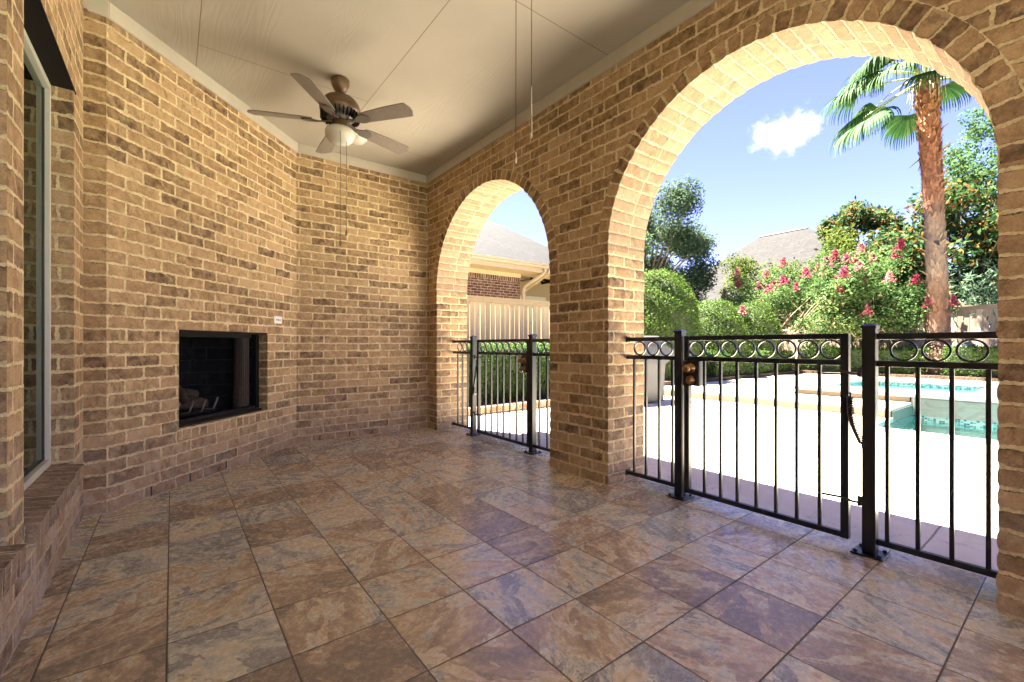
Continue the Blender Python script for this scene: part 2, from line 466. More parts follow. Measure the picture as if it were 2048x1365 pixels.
def travertine():
    g = G("grey_veined_stone")
    P = g.pos()
    n = g.noise(g.vmath('MULTIPLY', P, (1, 1, 2.2)), 3.2, 8, 0.65, 1.5)
    c = g.ramp(n, [(0.3, (0.035, 0.037, 0.032)), (0.5, (0.052, 0.053, 0.046)), (0.58, (0.04, 0.037, 0.029)), (0.75, (0.062, 0.061, 0.053))])
    p = g.sep(P)
    fr = g.math('FRACT', g.math('DIVIDE', g.math('ADD', p[1], p[0]), 0.42))
    c = g.mix(g.math('MULTIPLY', g.math('SUBTRACT', 1.0, g.smooth(fr, 0.008, 0.016)), 0.6), c, (0.22, 0.2, 0.17))
    return g.base(c, 0.6, 0.3)
M_trav = travertine()

def mosaic():
    g = G("pool_mosaic")
    uv = g.uv(); p = g.sep(uv)
    a, b = g.math('DIVIDE', p[0], 0.034), g.math('DIVIDE', p[1], 0.026)
    r = g.white(g.comb(g.math('FLOOR', a), g.math('FLOOR', b), 2.0))[0]
    c = g.ramp(r, [(0.0, (0.006, 0.018, 0.02)), (0.3, (0.015, 0.052, 0.055)), (0.55, (0.045, 0.08, 0.078)), (0.8, (0.07, 0.08, 0.065)), (1.0, (0.025, 0.028, 0.02))], 'CONSTANT')
    fa, fb = g.math('FRACT', a), g.math('FRACT', b)
    e = g.math('MULTIPLY', g.smooth(fa, 0.05, 0.1), g.smooth(fb, 0.07, 0.14))
    c = g.mix(e, (0.09, 0.09, 0.085), c)
    return g.base(c, 0.2, 0.5)
M_mosaic = mosaic()
M_plaster = plain("aqua_pool_plaster", (0.2542, 0.6066, 0.6066), 0.7, var=0.08, scale=3)

def water_mat():
    g = G("pool_water")
    P = g.pos()
    h = g.math('ADD', g.noise(P, 5, 3), g.math('MULTIPLY', g.noise(P, 14, 2), 0.4))
    bp = g.node("ShaderNodeBump"); g.link(h, bp.inputs["Height"]); bp.inputs["Distance"].default_value = 0.012
    fr = g.node("ShaderNodeFresnel"); fr.inputs[0].default_value = 1.33; g.link(bp.outputs[0], fr.inputs["Normal"])
    tr = g.node("ShaderNodeBsdfTransparent"); tr.inputs[0].default_value = (0.80, 0.97, 0.96, 1)
    gl = g.node("ShaderNodeBsdfGlossy"); gl.inputs["Roughness"].default_value = 0.03; g.link(bp.outputs[0], gl.inputs["Normal"])
    mx = g.node("ShaderNodeMixShader"); g.link(fr.outputs[0], mx.inputs[0])
    g.link(tr.outputs[0], mx.inputs[1]); g.link(gl.outputs[0], mx.inputs[2]); g.link(mx.outputs[0], g.out.inputs[0])
    return g.m
M_water = water_mat()

def glass_mat():
    g = G("window_glass")
    fr = g.node("ShaderNodeFresnel"); fr.inputs[0].default_value = 1.6
    f = g.math('ADD', g.math('MULTIPLY', fr.outputs[0], 1.15), 0.06, clamp=True)
    tr = g.node("ShaderNodeBsdfTransparent"); tr.inputs[0].default_value = (0.42, 0.5, 0.46, 1)
    gl = g.node("ShaderNodeBsdfGlossy"); gl.inputs["Roughness"].default_value = 0.01; gl.inputs[0].default_value = (0.5, 0.56, 0.5, 1)
    mx = g.node("ShaderNodeMixShader"); g.link(f, mx.inputs[0])
    g.link(tr.outputs[0], mx.inputs[1]); g.link(gl.outputs[0], mx.inputs[2]); g.link(mx.outputs[0], g.out.inputs[0])
    return g.m
M_glass = glass_mat()

def ceiling_mat():
    g = G("painted_grain_panel")
    p = g.sep(g.obj())
    W = 1.22
    cx = g.math('DIVIDE', g.math('SUBTRACT', p[0], 0.145), W)
    col = g.math('FLOOR', cx); fx = g.math('FRACT', cx)
    dx = g.math('MULTIPLY', g.math('MINIMUM', fx, g.math('SUBTRACT', 1.0, fx)), W)
    shift = g.math('ADD', 3.87, g.math('MULTIPLY', g.math('MODULO', g.math('ABSOLUTE', col), 2.0), 0.75))
    fy = g.math('FRACT', g.math('DIVIDE', g.math('SUBTRACT', p[1], shift), 2.44))
    dy = g.math('MULTIPLY', g.math('MINIMUM', fy, g.math('SUBTRACT', 1.0, fy)), 2.44)
    seam = g.math('SUBTRACT', 1.0, g.smooth(g.math('MINIMUM', dx, dy), 0.0016, 0.0042))
    q = g.vmath('MULTIPLY', g.obj(), (1.0, 0.11, 1.0))
    cn = g.noise(g.vmath('MULTIPLY', g.obj(), (5.0, 0.45, 1.0)), 1.0, 2, .5)
    wvf = g.math('ADD', g.math('MULTIPLY', g.math('SINE', g.math('MULTIPLY', cn, 130.0)), .5), .5)
    gr = g.noise(g.vmath('MULTIPLY', g.obj(), (90, 4, 1)), 1.0, 4)
    amt = g.smooth(g.noise(q, 2.4, 2), 0.42, 0.62)
    h = g.math('ADD', g.math('MULTIPLY', g.math('MULTIPLY', wvf, amt), 0.7), g.math('MULTIPLY', gr, 0.35))
    c = g.ramp(g.noise(g.obj(), 1.3, 4), [(0.3, (0.325, 0.30, 0.255)), (0.7, (0.375, 0.347, 0.295))])
    c = g.mix(g.math('MULTIPLY', seam, 0.85), c, (0.13, 0.095, 0.065))
    g.bump(g.math('SUBTRACT', h, seam), 0.003, 0.4)
    return g.base(c, 0.55, 0.35)
M_ceil = ceiling_mat()
M_trim = plain("painted_trim", (0.44, 0.40, 0.33), 0.5, var=0.04)
M_iron = plain("black_powder_coat", (0.012, 0.012, 0.013), 0.32, var=0.2)
M_bronze = plain("brown_bronze", (0.125, 0.075, 0.042), 0.42, 0.35)
M_bracket = plain("greyed_bracket", (0.13, 0.115, 0.105), 0.45, 0.4)
M_blade = None
def wood_mat(name, a, b, sc=(22, 22, 1.6), rough=0.7, attr=True, knots=True, lvk=0.75):
    g = G(name)
    P = g.obj()
    n = g.noise(g.vmath('MULTIPLY', P, sc), 1.0, 6, 0.65, 0.6)
    f = g.math('MULTIPLY', n, 0.6)
    if attr: f = g.math('ADD', f, g.math('MULTIPLY', g.math('SUBTRACT', g.attr("lv"), 0.3), lvk))
    c = g.ramp(f, [(0.1, a), (0.7, b)])
    if knots:
        vn = g.node("ShaderNodeTexVoronoi"); g.link(g.vmath('MULTIPLY', P, (6, 6, 2.2)), vn.inputs["Vector"]); vn.inputs["Scale"].default_value = 1.0
        k = g.math('SUBTRACT', 1.0, g.smooth(vn.outputs["Distance"], 0.05, 0.11))
        c = g.mix(g.math('MULTIPLY', k, 0.6), c, tuple(x * 0.3 for x in a))
    g.bump(n, 0.003)
    return g.base(c, rough, 0.2)
M_blade = wood_mat("faded_fan_blade", (0.145, 0.12, 0.10), (0.215, 0.185, 0.155), (18, 18, 18), 0.5, False, False)
M_fence = wood_mat("weathered_cedar", (0.1953, 0.1465, 0.1009), (0.3906, 0.306, 0.2148))
M_fencepale = wood_mat("shade_lightened_cedar", (0.3757, 0.2601, 0.1445), (0.5635, 0.419, 0.2456), lvk=0.4)  # cedar colour lightened to lift a fence that stands in shade
M_bark = wood_mat("grey_brown_bark", (0.09, 0.07, 0.05), (0.22, 0.17, 0.13), (14, 14, 3), 0.9, False, False)
M_smoothbark = wood_mat("smooth_tan_bark", (0.25, 0.17, 0.11), (0.42, 0.31, 0.21), (10, 10, 2), 0.8, False, False)
M_log = wood_mat("grey_ceramic_log", (0.008, 0.006, 0.005), (0.085, 0.06, 0.045), (26, 26, 60), 0.9, False, True)
M_white = plain("white_vinyl", (0.52, 0.51, 0.44), 0.4, var=0.05)
M_plate = plain("white_plastic_plate", (0.72, 0.72, 0.70), 0.35, var=0.03)
M_hole = plain("black_socket", (0.02, 0.02, 0.02), 0.5)
M_globe = plain("frosted_white_glass", (0.50, 0.475, 0.41), 0.18, var=0.02)
M_cord = plain("brown_pull_cord", (0.10, 0.065, 0.04), 0.7)
M_cordpale = plain("pale_cord_end", (0.5, 0.42, 0.32), 0.7)
M_steel = plain("black_painted_steel", (0.012, 0.010, 0.009), 0.75, spec=0.15)
M_gasket = plain("dark_gasket", (0.06, 0.065, 0.06), 0.7)
M_rust = plain("rusty_steel", (0.12, 0.045, 0.02), 0.8, var=0.4, scale=30)
M_chainmail = plain("dark_mesh_curtain", (0.065, 0.05, 0.04), 0.55, 0.3, var=0.25, scale=60)
M_cover = plain("grey_vinyl_cover", (0.036, 0.03456, 0.03264), 0.5, var=0.08, scale=3)
M_cream = plain("cream_paint", (0.3224, 0.26, 0.1716), 0.5, var=0.05)
M_creamdark = plain("cream_soffit", (0.448, 0.352, 0.224), 0.6, var=0.05)
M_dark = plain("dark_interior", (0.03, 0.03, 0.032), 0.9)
M_render = plain("plain_outer_wall", (0.3, 0.22, 0.15), 0.9)
M_roofslab = plain("porch_roofing", (0.2, 0.19, 0.18), 0.9)
M_ridge = plain("ridge_cap", (0.06, 0.055, 0.055), 0.8)
M_mulch = None
def mulch():
    g = G("dark_bark_mulch")
    P = g.pos()
    n = g.noise(P, 28, 6, 0.75); n2 = g.noise(P, 2.0, 4)
    c = g.ramp(g.math('ADD', n, g.math('MULTIPLY', g.math('SUBTRACT', n2, 0.5), 0.3)), [(0.35, (0.018, 0.012, 0.009)), (0.55, (0.06, 0.04, 0.028)), (0.72, (0.17, 0.12, 0.085))])
    g.bump(n, 0.05)
    return g.base(c, 0.95, 0.1)
M_mulch = mulch()
M_grass = plain("lawn_green", (0.042, 0.066, 0.018), 0.9, var=0.4, scale=14)

# ================================================================== SETTING
# porch frame constants (metres)
XW, XO = 2.57, 3.0            # inner / outer face of arcade wall
ZC = 3.185                    # ceiling
PV = 0.0822
# --- floor
b = B(); b.face([(-0.6, -3, 0), (2.93, -3, 0), (2.93, 5.5, 0), (-0.6, 5.5, 0)])
b.face([(2.93, -3, 0), (2.93, -3, -0.03), (2.93, 5.5, -0.03), (2.93, 5.5, 0)])
b.face([(-0.6, -3, -0.03), (2.93, -3, -0.03), (2.93, -3, 0), (-0.6, -3, 0)])
tag(b.build("floor", M_tile), kind="structure")
# --- outdoor ground sheet (to the horizon) and patio
b = B()
X0, X1, Y0, Y1 = 6.9, 14.2, -6.2, 3.7       # hole for pool and spa
for (xa, xb, ya, yb) in ((-900, X0, -900, 900), (X1, 1500, -900, 900), (X0, X1, Y1, 900), (X0, X1, -900, Y0)):
    b.face([(xa, ya, -0.06), (xb, ya, -0.06), (xb, yb, -0.06), (xa, yb, -0.06)])
tag(b.build("ground", M_grass), kind="structure")
b = B()
def slab(b, xa, xb, ya, yb, z, t=0.2):
    b.box((xa, ya, z - t), (xb, yb, z))
PZ = -0.03
slab(b, 2.935, 7.06, -6, 5.74, PZ); slab(b, 7.06, 8.38, 1.825, 5.74, PZ);
slab(b, -4, 2.935, 5.5, 5.74, PZ)
tag(b.build("patio", M_patio), kind="structure")
b = B(); slab(b, -7, 2.931, -7, -3.01, PZ)  # unseen slab added behind the camera to bounce sunlight into the porch
tag(b.build("bounce_slab", M_bounce), kind="structure")
# --- raised deck (one step up) with honey stone riser
DZ = 0.11
b = B()
slab(b, 8.40, 9.55, 1.82, 5.95, DZ, 0.03); slab(b, 9.55, 16.6, 3.62, 5.95, DZ, 0.03)
slab(b, 13.7, 16.6, -6, 3.62, DZ, 0.03)
tag(b.build("raised_deck", M_patio), kind="structure")
b = B(); b.box((8.40, 1.83, -0.2), (8.47, 5.95, DZ - 0.031))
tag(b.build("step_riser", M_stepface), kind="structure")
# --- pool
b = B()
b.box((8.41, 1.797, -0.30), (9.54, 1.819, DZ - 0.035)); b.box((7.345, 1.799, -0.30), (8.405, 1.819, -0.205))
o = tag(b.build("pool_end_wall", M_trav), kind="structure")
b = B()
zb = -1.2
for q in ([(7.34, -6, zb), (9.56, -6, zb), (9.56, 1.8, zb), (7.34, 1.8, zb)], [(7.34, -6, zb), (7.34, 1.8, zb), (7.34, 1.8, -0.1), (7.34, -6, -0.1)],
          [(9.56, -6, zb), (9.56, 1.8, zb), (9.56, 1.8, -0.1), (9.56, -6, -0.1)], [(7.34, 1.8, zb), (9.56, 1.8, zb), (9.56, 1.8, -0.1), (7.34, 1.8, -0.1)],
          [(7.34, -6, zb), (9.56, -6, zb), (9.56, -6, -0.1), (7.34, -6, -0.1)]):
    b.face(q)
tag(b.build("pool_basin", M_plaster), kind="structure")
b = B(); b.box((7.065, -6, -0.2), (7.339, 1.795, PZ + 0.012)); b.box((7.065, 1.796, -0.2), (8.39, 1.82, PZ + 0.012))
tag(b.build("pool_coping", M_coping), kind="structure")
b = B()
b.face([(9.545, 1.794, -0.215), (9.545, -6, -0.215), (9.545, -6, -0.085), (9.545, 1.794, -0.085)], [(0, 0), (7.8, 0), (7.8, .13), (0, .13)])
b.face([(7.35, 1.79, -0.215), (9.545, 1.79, -0.215), (9.545, 1.79, -0.085), (7.35, 1.79, -0.085)], [(0, 0), (2, 0), (2, .13), (0, .13)])
tag(b.build("pool_tile_band", M_mosaic), kind="structure")
b = B(); b.face([(7.341, -6, -0.165), (9.549, -6, -0.165), (9.549, 1.793, -0.165), (7.341, 1.793, -0.165)])
tag(b.build("pool_water", M_water), kind="structure")
# raised spa
SZ = 0.25
b = B()
wx0, wx1, wy0, wy1 = 10.42, 13.05, 1.25, 3.22
b.box((9.55, -0.6, SZ - 0.05), (wx0, 3.55, SZ)); b.box((wx1, -0.6, SZ - 0.05), (13.7, 3.55, SZ))
b.box((wx0, wy1, SZ - 0.05), (wx1, 3.55, SZ)); b.box((wx0, -0.6, SZ - 0.05), (wx1, wy0, SZ))
tag(b.build("spa_coping", M_coping), kind="structure")
b = B()
b.face([(9.553, -0.6, -0.9), (9.553, 1.815, -0.9), (9.553, 1.815, SZ - 0.05), (9.553, -0.6, SZ - 0.05)])
b.face([(9.553, -0.6, -0.9), (13.7, -0.6, -0.9), (13.7, -0.6, SZ - 0.05), (9.553, -0.6, SZ - 0.05)])
tag(b.build("spa_wall", M_trav), kind="structure")
b = B(); b.box((9.575, 1.84, -0.1), (9.63, 3.53, SZ - 0.051)); b.box((9.63, 3.50, -0.1), (13.7, 3.53, SZ - 0.051))
tag(b.build("spa_riser", M_stepface), kind="structure")
b = B()
zb = -0.6
for q in ([(wx0, wy0, zb), (wx1, wy0, zb), (wx1, wy1, zb), (wx0, wy1, zb)], [(wx0, wy0, zb), (wx0, wy1, zb), (wx0, wy1, SZ - .05), (wx0, wy0, SZ - .05)],
          [(wx1, wy0, zb), (wx1, wy1, zb), (wx1, wy1, SZ - .05), (wx1, wy0, SZ - .05)], [(wx0, wy1, zb), (wx1, wy1, zb), (wx1, wy1, SZ - .05), (wx0, wy1, SZ - .05)],
          [(wx0, wy0, zb), (wx1, wy0, zb), (wx1, wy0, SZ - .05), (wx0, wy0, SZ - .05)]):
    b.face(q)
tag(b.build("spa_basin", M_plaster), kind="structure")
b = B()
for q, L in (([(wx1 - .004, wy0, .1), (wx1 - .004, wy1, .1), (wx1 - .004, wy1, .2), (wx1 - .004, wy0, .2)], 2.0),
             ([(wx0, wy1 - .004, .1), (wx1, wy1 - .004, .1), (wx1, wy1 - .004, .2), (wx0, wy1 - .004, .2)], 2.6)):
    b.face(q, [(0, 0), (L, 0), (L, .1), (0, .1)])
tag(b.build("spa_tile_band", M_mosaic), kind="structure")
b = B(); b.face([(wx0 + .001, wy0 + .001, .135), (wx1 - .001, wy0 + .001, .135), (wx1 - .001, wy1 - .005, .135), (wx0 + .001, wy1 - .005, .135)])
tag(b.build("spa_water", M_water), kind="structure")
# --- planting beds
b = B()
b.box((-3, 5.86, -0.2), (8.4, 8.4, 0.07)); b.box((8.4, 6.0, -0.2), (19.7, 8.4, 0.2)); b.box((16.6, -6, -0.2), (19.7, 6.0, 0.2))
tag(b.build("mulch_bed", M_mulch), kind="structure")

# ================================================================== PORCH WALLS
def jag(v, k):                       # ragged edge offset locked to the courses
    f = (v / PV) % 1.0; row = math.floor(v / PV)
    h = math.sin(row * 12.9898 + k * 78.233) * 43758.5453
    return (0.003 if (f < 0.08 or f > 0.92) else (h - math.floor(h) - 0.75) * 0.006)

OPEN = [(-2.35, -0.39, 1.755), (0.233, 2.192, 1.755), (2.835, 4.882, 1.70)]    # y0, y1, spring height
YA, YB, ZT = -2.95, 5.13, 3.4
wall = empty("brick_wall", (XW, 2.5, 0))
tag(wall, "long tan brick wall pierced by two round arches opening to the pool yard", "wall")
wl = wall.location
def WP(x, y, z): return (x - wl.x, y - wl.y, z - wl.z)
b = B()
rb = B(); sb = B()
zs = []
k = 0
while k * PV < 1.8:
    for f in (0.0, 0.07, 0.3, 0.7, 0.93): zs.append((k + f) * PV)
    k += 1
for side, X in ((0, XW), (1, XO)):
    def quad(ya, yb, yc, yd, za, zb):   # ya,yb at za ; yc,yd at zb
        q = [(X, ya, za), (X, yb, za), (X, yd, zb), (X, yc, zb)]
        b.face([WP(*p) for p in q], [(p[1], p[2]) for p in q])
    edges = [None] + [v for o in OPEN for v in (('R', o), ('L', o))] + [None]
    # piers below the spring line
    piers = []
    prev = ('w', YA)
    for oi, o in enumerate(OPEN):
        piers.append((prev, ('L', oi))); prev = ('R', oi)
    piers.append((prev, ('w', YB)))
    def edge(e, z):
        if e[0] == 'w': return e[1]
        o = OPEN[e[1]]
        j = jag(z, e[1] * 2 + side * 7 + (1 if e[0] == 'R' else 0))
        return o[0] - j if e[0] == 'L' else o[1] + j
    def spring(e): return 9 if e[0] == 'w' else OPEN[e[1]][2]
    for (e0, e1) in piers:
        top = min(spring(e0), spring(e1))
        zz = [z for z in zs if z < top - 1e-4] + [top]
        for za, zb in zip(zz[:-1], zz[1:]):
            quad(edge(e0, za), edge(e1, za), edge(e0, zb), edge(e1, zb), za, zb)
        # between spring and top of wall: plain column between the edges at the spring
        y0 = e0[1] if e0[0] == 'w' else OPEN[e0[1]][1]
        y1 = e1[1] if e1[0] == 'w' else OPEN[e1[1]][0]
        s0, s1 = min(spring(e0), 9), min(spring(e1), 9)
        q = [(X, y0, top), (X, y1, top), (X, y1, ZT), (X, y0, ZT)]
        b.face([WP(*p) for p in q], [(p[1], p[2]) for p in q])
# arches: columns above the curve, soffits and jambs
for oi, (y0, y1, sp) in enumerate(OPEN):
    yc, r = (y0 + y1) / 2, (y1 - y0) / 2
    L = math.pi * r
    vs = [0.0]
    k = math.floor(sp / PV)
    while True:
        done = False
        for f in (0.0, 0.07, 0.3, 0.7, 0.93):
            v = (k + f) * PV - sp
            if v <= vs[-1] + 1e-4: continue
            if v >= L: done = True; break
            vs.append(v)
        if done: break
        k += 1
    vs.append(L)
    curves = {}
    for side, X in ((0, XW), (1, XO)):
        pts = []
        for v in vs:
            a = v / r                        # from the far (y1) springing over the top
            rr = r + (jag(sp + v, 50 + oi * 3 + side) if 0 < v < L else 0)
            pts.append((yc + rr * math.cos(a), sp + rr * math.sin(a), v))
        curves[side] = pts
        cc = [(yc + (r + (.012 if 0 < v < L else 0)) * math.cos(v / r) , sp + (r + .012) * math.sin(v / r), v) for v in vs]
        cc = [(min(max(y, y0), y1), z, v) for y, z, v in cc]
        for (ya, za, _), (yb, zb, _) in zip(cc[:-1], cc[1:]):
            q = [(X, ya, za), (X, yb, zb), (X, yb, ZT), (X, ya, ZT)]
            b.face([WP(*p) for p in q], [(p[1], p[2]) for p in q])
        # rowlock ring 3 mm proud
        Xr = X + (-0.003 if side == 0 else 0.003)
        for v0, v1 in zip(vs[:-1], vs[1:]):
            q = []
            for v, rad in ((v0, 0.0), (v1, 0.0), (v1, 0.102), (v0, 0.102)):
                a = v / r
                rr = r + rad + (jag(sp + v, 50 + oi * 3 + side) if (0 < v < L and rad == 0) else 0)
                q.append((WP(Xr, yc + rr * math.cos(a), sp + rr * math.sin(a)), (0.004 + rad, sp + v)))
            rb.face([x[0] for x in q], [x[1] for x in q])
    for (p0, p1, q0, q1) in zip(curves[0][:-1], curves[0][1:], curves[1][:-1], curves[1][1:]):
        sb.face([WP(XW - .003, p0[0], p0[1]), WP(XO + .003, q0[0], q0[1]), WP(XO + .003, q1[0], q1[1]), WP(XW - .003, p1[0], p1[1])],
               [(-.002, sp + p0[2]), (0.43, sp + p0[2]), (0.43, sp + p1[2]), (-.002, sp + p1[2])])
    for e in (('L', oi), ('R', oi)):
        zz = [z for z in zs if z < sp - 1e-4] + [sp]
        kk = oi * 2 + (1 if e[0] == 'R' else 0)
        for za, zb in zip(zz[:-1], zz[1:]):
            def ey(z, side):
                j = jag(z, kk + side * 7); return y0 - j if e[0] == 'L' else y1 + j
            b.face([WP(XW, ey(za, 0), za), WP(XO, ey(za, 1), za), WP(XO, ey(zb, 1), zb), WP(XW, ey(zb, 0), zb)],
                   [(0.31, za), (0.74, za), (0.74, zb), (0.31, zb)])
b.face([WP(XW, YA, 0), WP(XO, YA, 0), WP(XO, YA, ZT), WP(XW, YA, ZT)], [(0, 0), (.43, 0), (.43, ZT), (0, ZT)])
b.build("masonry", M_brick, wall)
rb.build("arch_ring", M_brick_ring, wall)
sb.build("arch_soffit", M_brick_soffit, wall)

# far wall
fw = empty("brick_wall", (1.8, 5.13, 0))
tag(fw, "narrow flat tan brick wall between the fireplace wall and the far arch", "wall")
b = B()
b.face([(-0.9, 0, 0), (0.77, 0, 0), (0.77, 0, ZT), (-0.9, 0, ZT)], [(-0.05, 0.0), (1.62, 0.0), (1.62, ZT), (-0.05, ZT)])
b.face([(-0.9, 0.34, 0), (0.77, 0.34, 0), (0.77, 0.34, ZT), (-0.9, 0.34, ZT)], [(0, 0), (1.67, 0), (1.67, ZT), (0, ZT)])
b.face([(0.77, 0, 0), (0.77, .34, 0), (0.77, .34, ZT), (0.77, 0, ZT)])
b.build("masonry", M_brick, fw)
# open head joints (weep holes) in the lowest course
b = B()
for x, hh in ((-0.52, .07), (-0.20, .075), (0.52, .07)):
    b.box((x - .005, -0.0025, 0.012), (x + .005, 0.002, hh))
b.build("weep_hole", M_hole, fw)

# fireplace wall (diagonal)
FA, FB = Vector((-0.325, 3.732)), Vector((1.06, 5.145))
FU = (FB - FA).normalized(); FL = (FB - FA).length; FN = Vector((FU.y, -FU.x))
fpw = empty("brick_wall", (FA.x, FA.y, 0), math.atan2(FU.y, FU.x))     # local x along wall, -y towards the room
tag(fpw, "diagonal tan brick wall around the fireplace opening", "wall")
S0, S1, Q0, Q1 = 0.52, 1.50, 0.43, 1.165
b = B()
def fq(s0, s1, z0, z1, y=0.0):
    b.face([(s0, y, z0), (s1, y, z0), (s1, y, z1), (s0, y, z1)], [(s0, z0), (s1, z0), (s1, z1), (s0, z1)])
fq(0, S0, 0, ZT); fq(S1, FL, 0, ZT); fq(S0, S1, 0, Q0 - .085); fq(S0, S1, Q1, ZT)
RD = 0.10
for s in (S0, S1):
    b.face([(s, 0, Q0), (s, RD, Q0), (s, RD, Q1), (s, 0, Q1)], [(.03, Q0), (.03 + RD, Q0), (.03 + RD, Q1), (.03, Q1)])
b.face([(S0, 0, Q1), (S1, 0, Q1), (S1, RD, Q1), (S0, RD, Q1)], [(0, 0), (1, 0), (1, .1), (0, .1)])
# short return to the left wall
LR = 0.115
M_inv = Matrix.Rotation(-fpw.rotation_euler.z, 4, 'Z')
ret = M_inv @ Vector((-1, 0, 0)) * LR
b.face([(ret.x, ret.y, 0), (0, 0, 0), (0, 0, ZT), (ret.x, ret.y, ZT)], [(0.13, 0), (.23, 0), (.23, ZT), (.13, ZT)])
b.build("masonry", M_brick, fpw)
b = B(); b.box((S0 - .01, -0.004, Q0 - .085), (S1 + .02, RD, Q0))
b.build("rowlock_sill", M_brick_rowlock, fpw)
b = B()
for x in (.30, .62, .98):
    b.box((x - .005, -0.0025, 0.012), (x + .005, 0.002, .075))
b.build("weep_hole", M_hole, fpw)

# left wall with the two windows
XL = -0.43
lw = empty("brick_wall", (XL, 2.9, 0))
tag(lw, "tan brick house wall at the left edge holding the tall windows", "wall")
def LP(x, y, z): return (x - XL, y - 2.9, z)
WZ0, WZ1 = 0.40, 2.46
WINS = [(1.12, 2.16), (2.37, 3.41)]
b = B()
def lq(y0, y1, z0, z1):
    b.face([LP(XL, y0, z0), LP(XL, y1, z0), LP(XL, y1, z1), LP(XL, y0, z1)], [(y0, z0), (y1, z0), (y1, z1), (y0, z1)])
lq(-2.95, 1.12, 0, ZT); lq(2.16, 2.37, 0, ZT); lq(3.41, 3.76, 0, ZT)
for y0, y1 in WINS:
    lq(y0, y1, 0, WZ0 - .10); lq(y0, y1, WZ1, ZT)
    for y in (y0, y1):
        b.face([LP(XL, y, WZ0 - .1), LP(XL - .13, y, WZ0 - .1), LP(XL - .13, y, WZ1), LP(XL, y, WZ1)], [(.06, WZ0 - .1), (.19, WZ0 - .1), (.19, WZ1), (.06, WZ1)])
b.build("masonry", M_brick_left, lw)
for y0, y1 in WINS:
    b = B()
    # sloping rowlock sill, one brick after another, noses 4 cm into the porch
    n = 14
    for i in range(n):
        ya = y0 + (y1 - y0) * i / n; yb_ = y0 + (y1 - y0) * (i + 1) / n
        dz = random.uniform(-.004, .004); dx = random.uniform(-.004, .004)
        pts = [(XL - .13, WZ0 + .012), (XL + .042 + dx, WZ0 - .008 + dz), (XL + .040 + dx, WZ0 - .092 + dz), (XL - .13, WZ0 - .09)]
        e = .003
        A_ = [LP(p[0], ya + e, p[1]) for p in pts]; B_ = [LP(p[0], yb_ - e, p[1]) for p in pts]
        for k in range(3):
            q = [A_[k], A_[k + 1], B_[k + 1], B_[k]]
            b.face(q, [(0.012, i * .078), (0.148, i * .078), (0.148, i * .078 + .078), (0.012, i * .078 + .078)])
        b.face(A_, [(.015, i * .078 + .012), (.145, i * .078 + .012), (.145, i * .078 + .066), (.015, i * .078 + .066)]); b.face(B_, [(.015, i * .078 + .012), (.145, i * .078 + .012), (.145, i * .078 + .066), (.015, i * .078 + .066)])
    b.box(LP(XL - .13, y0, WZ0 - .09), LP(XL + .034, y1, WZ0 - .004 - .008))
    b.build("window_sill", M_brick_sill, lw)
    b = B()
    b.box(LP(XL - .125, y0 - .08, WZ1 - .012), LP(XL + .004, y1 + .05, WZ1 - .002))
    b.build("lintel", M_steel, lw)
    b = B()
    xf0, xf1 = XL - .13, XL - .088
    fw_ = .022
    b.box(LP(xf0, y0, WZ0 + .0), LP(xf1, y0 + fw_, WZ1 - .012)); b.box(LP(xf0, y1 - fw_, WZ0), LP(xf1, y1, WZ1 - .012))
    b.box(LP(xf0, y0 + fw_, WZ0), LP(xf1, y1 - fw_, WZ0 + .04)); b.box(LP(xf0, y0 + fw_, WZ1 - .045), LP(xf1, y1 - fw_, WZ1 - .012))
    wf = b.build("window", M_white, lw, bevel=.003)
    b = B()
    b.box(LP(xf1 - .032, y0 + fw_, WZ0 + .04), LP(xf1 - .026, y1 - fw_, WZ1 - .045))
    b.build("pane", M_glass, wf)
    b = B()
    for ya in (y0 + fw_, y1 - fw_ - .006):
        b.box(LP(xf1 - .0255, ya, WZ0 + .04), LP(xf1 - .021, ya + .006, WZ1 - .045))
    b.box(LP(xf1 - .0255, y0 + fw_ + .006, WZ0 + .04), LP(xf1 - .021, y1 - fw_ - .006, WZ0 + .046))
    b.build("sash", M_gasket, wf)

# ceiling with its trim boards
b = B(); b.face([(-0.6, -2.94, ZC), (-0.6, 5.3, ZC), (2.6, 5.3, ZC), (2.6, -2.94, ZC)])
ceil = tag(b.build("ceiling", M_ceil), kind="structure")
TH, TT = 0.10, 0.02
def trim_run(p0, p1, side):
    p0, p1 = Vector(p0), Vector(p1); d = (p1 - p0); L = d.length; a = math.atan2(d.y, d.x)
    Mx = Matrix.Translation((p0.x, p0.y, ZC)) @ Matrix.Rotation(a, 4, 'Z')
    b = B(); b.box((0, min(0, side * TT), -TH), (L, max(0, side * TT), -0.001), Mx)
    o = b.build("trim_board", M_trim, ceil, bevel=.003)
trim_run((XW - .004, -2.94), (XW - .004, 5.13), 1)
trim_run((1.06, 5.128), (XW - .026, 5.128), -1)
trim_run(FA + FU * 0.0 + FN * .001, FB + FN * .001, -1)
trim_run((-.41, 3.731), (-.325 + .012, 3.731), -1)
trim_run((XL + .002, -2.94), (XL + .002, 3.705), -1)
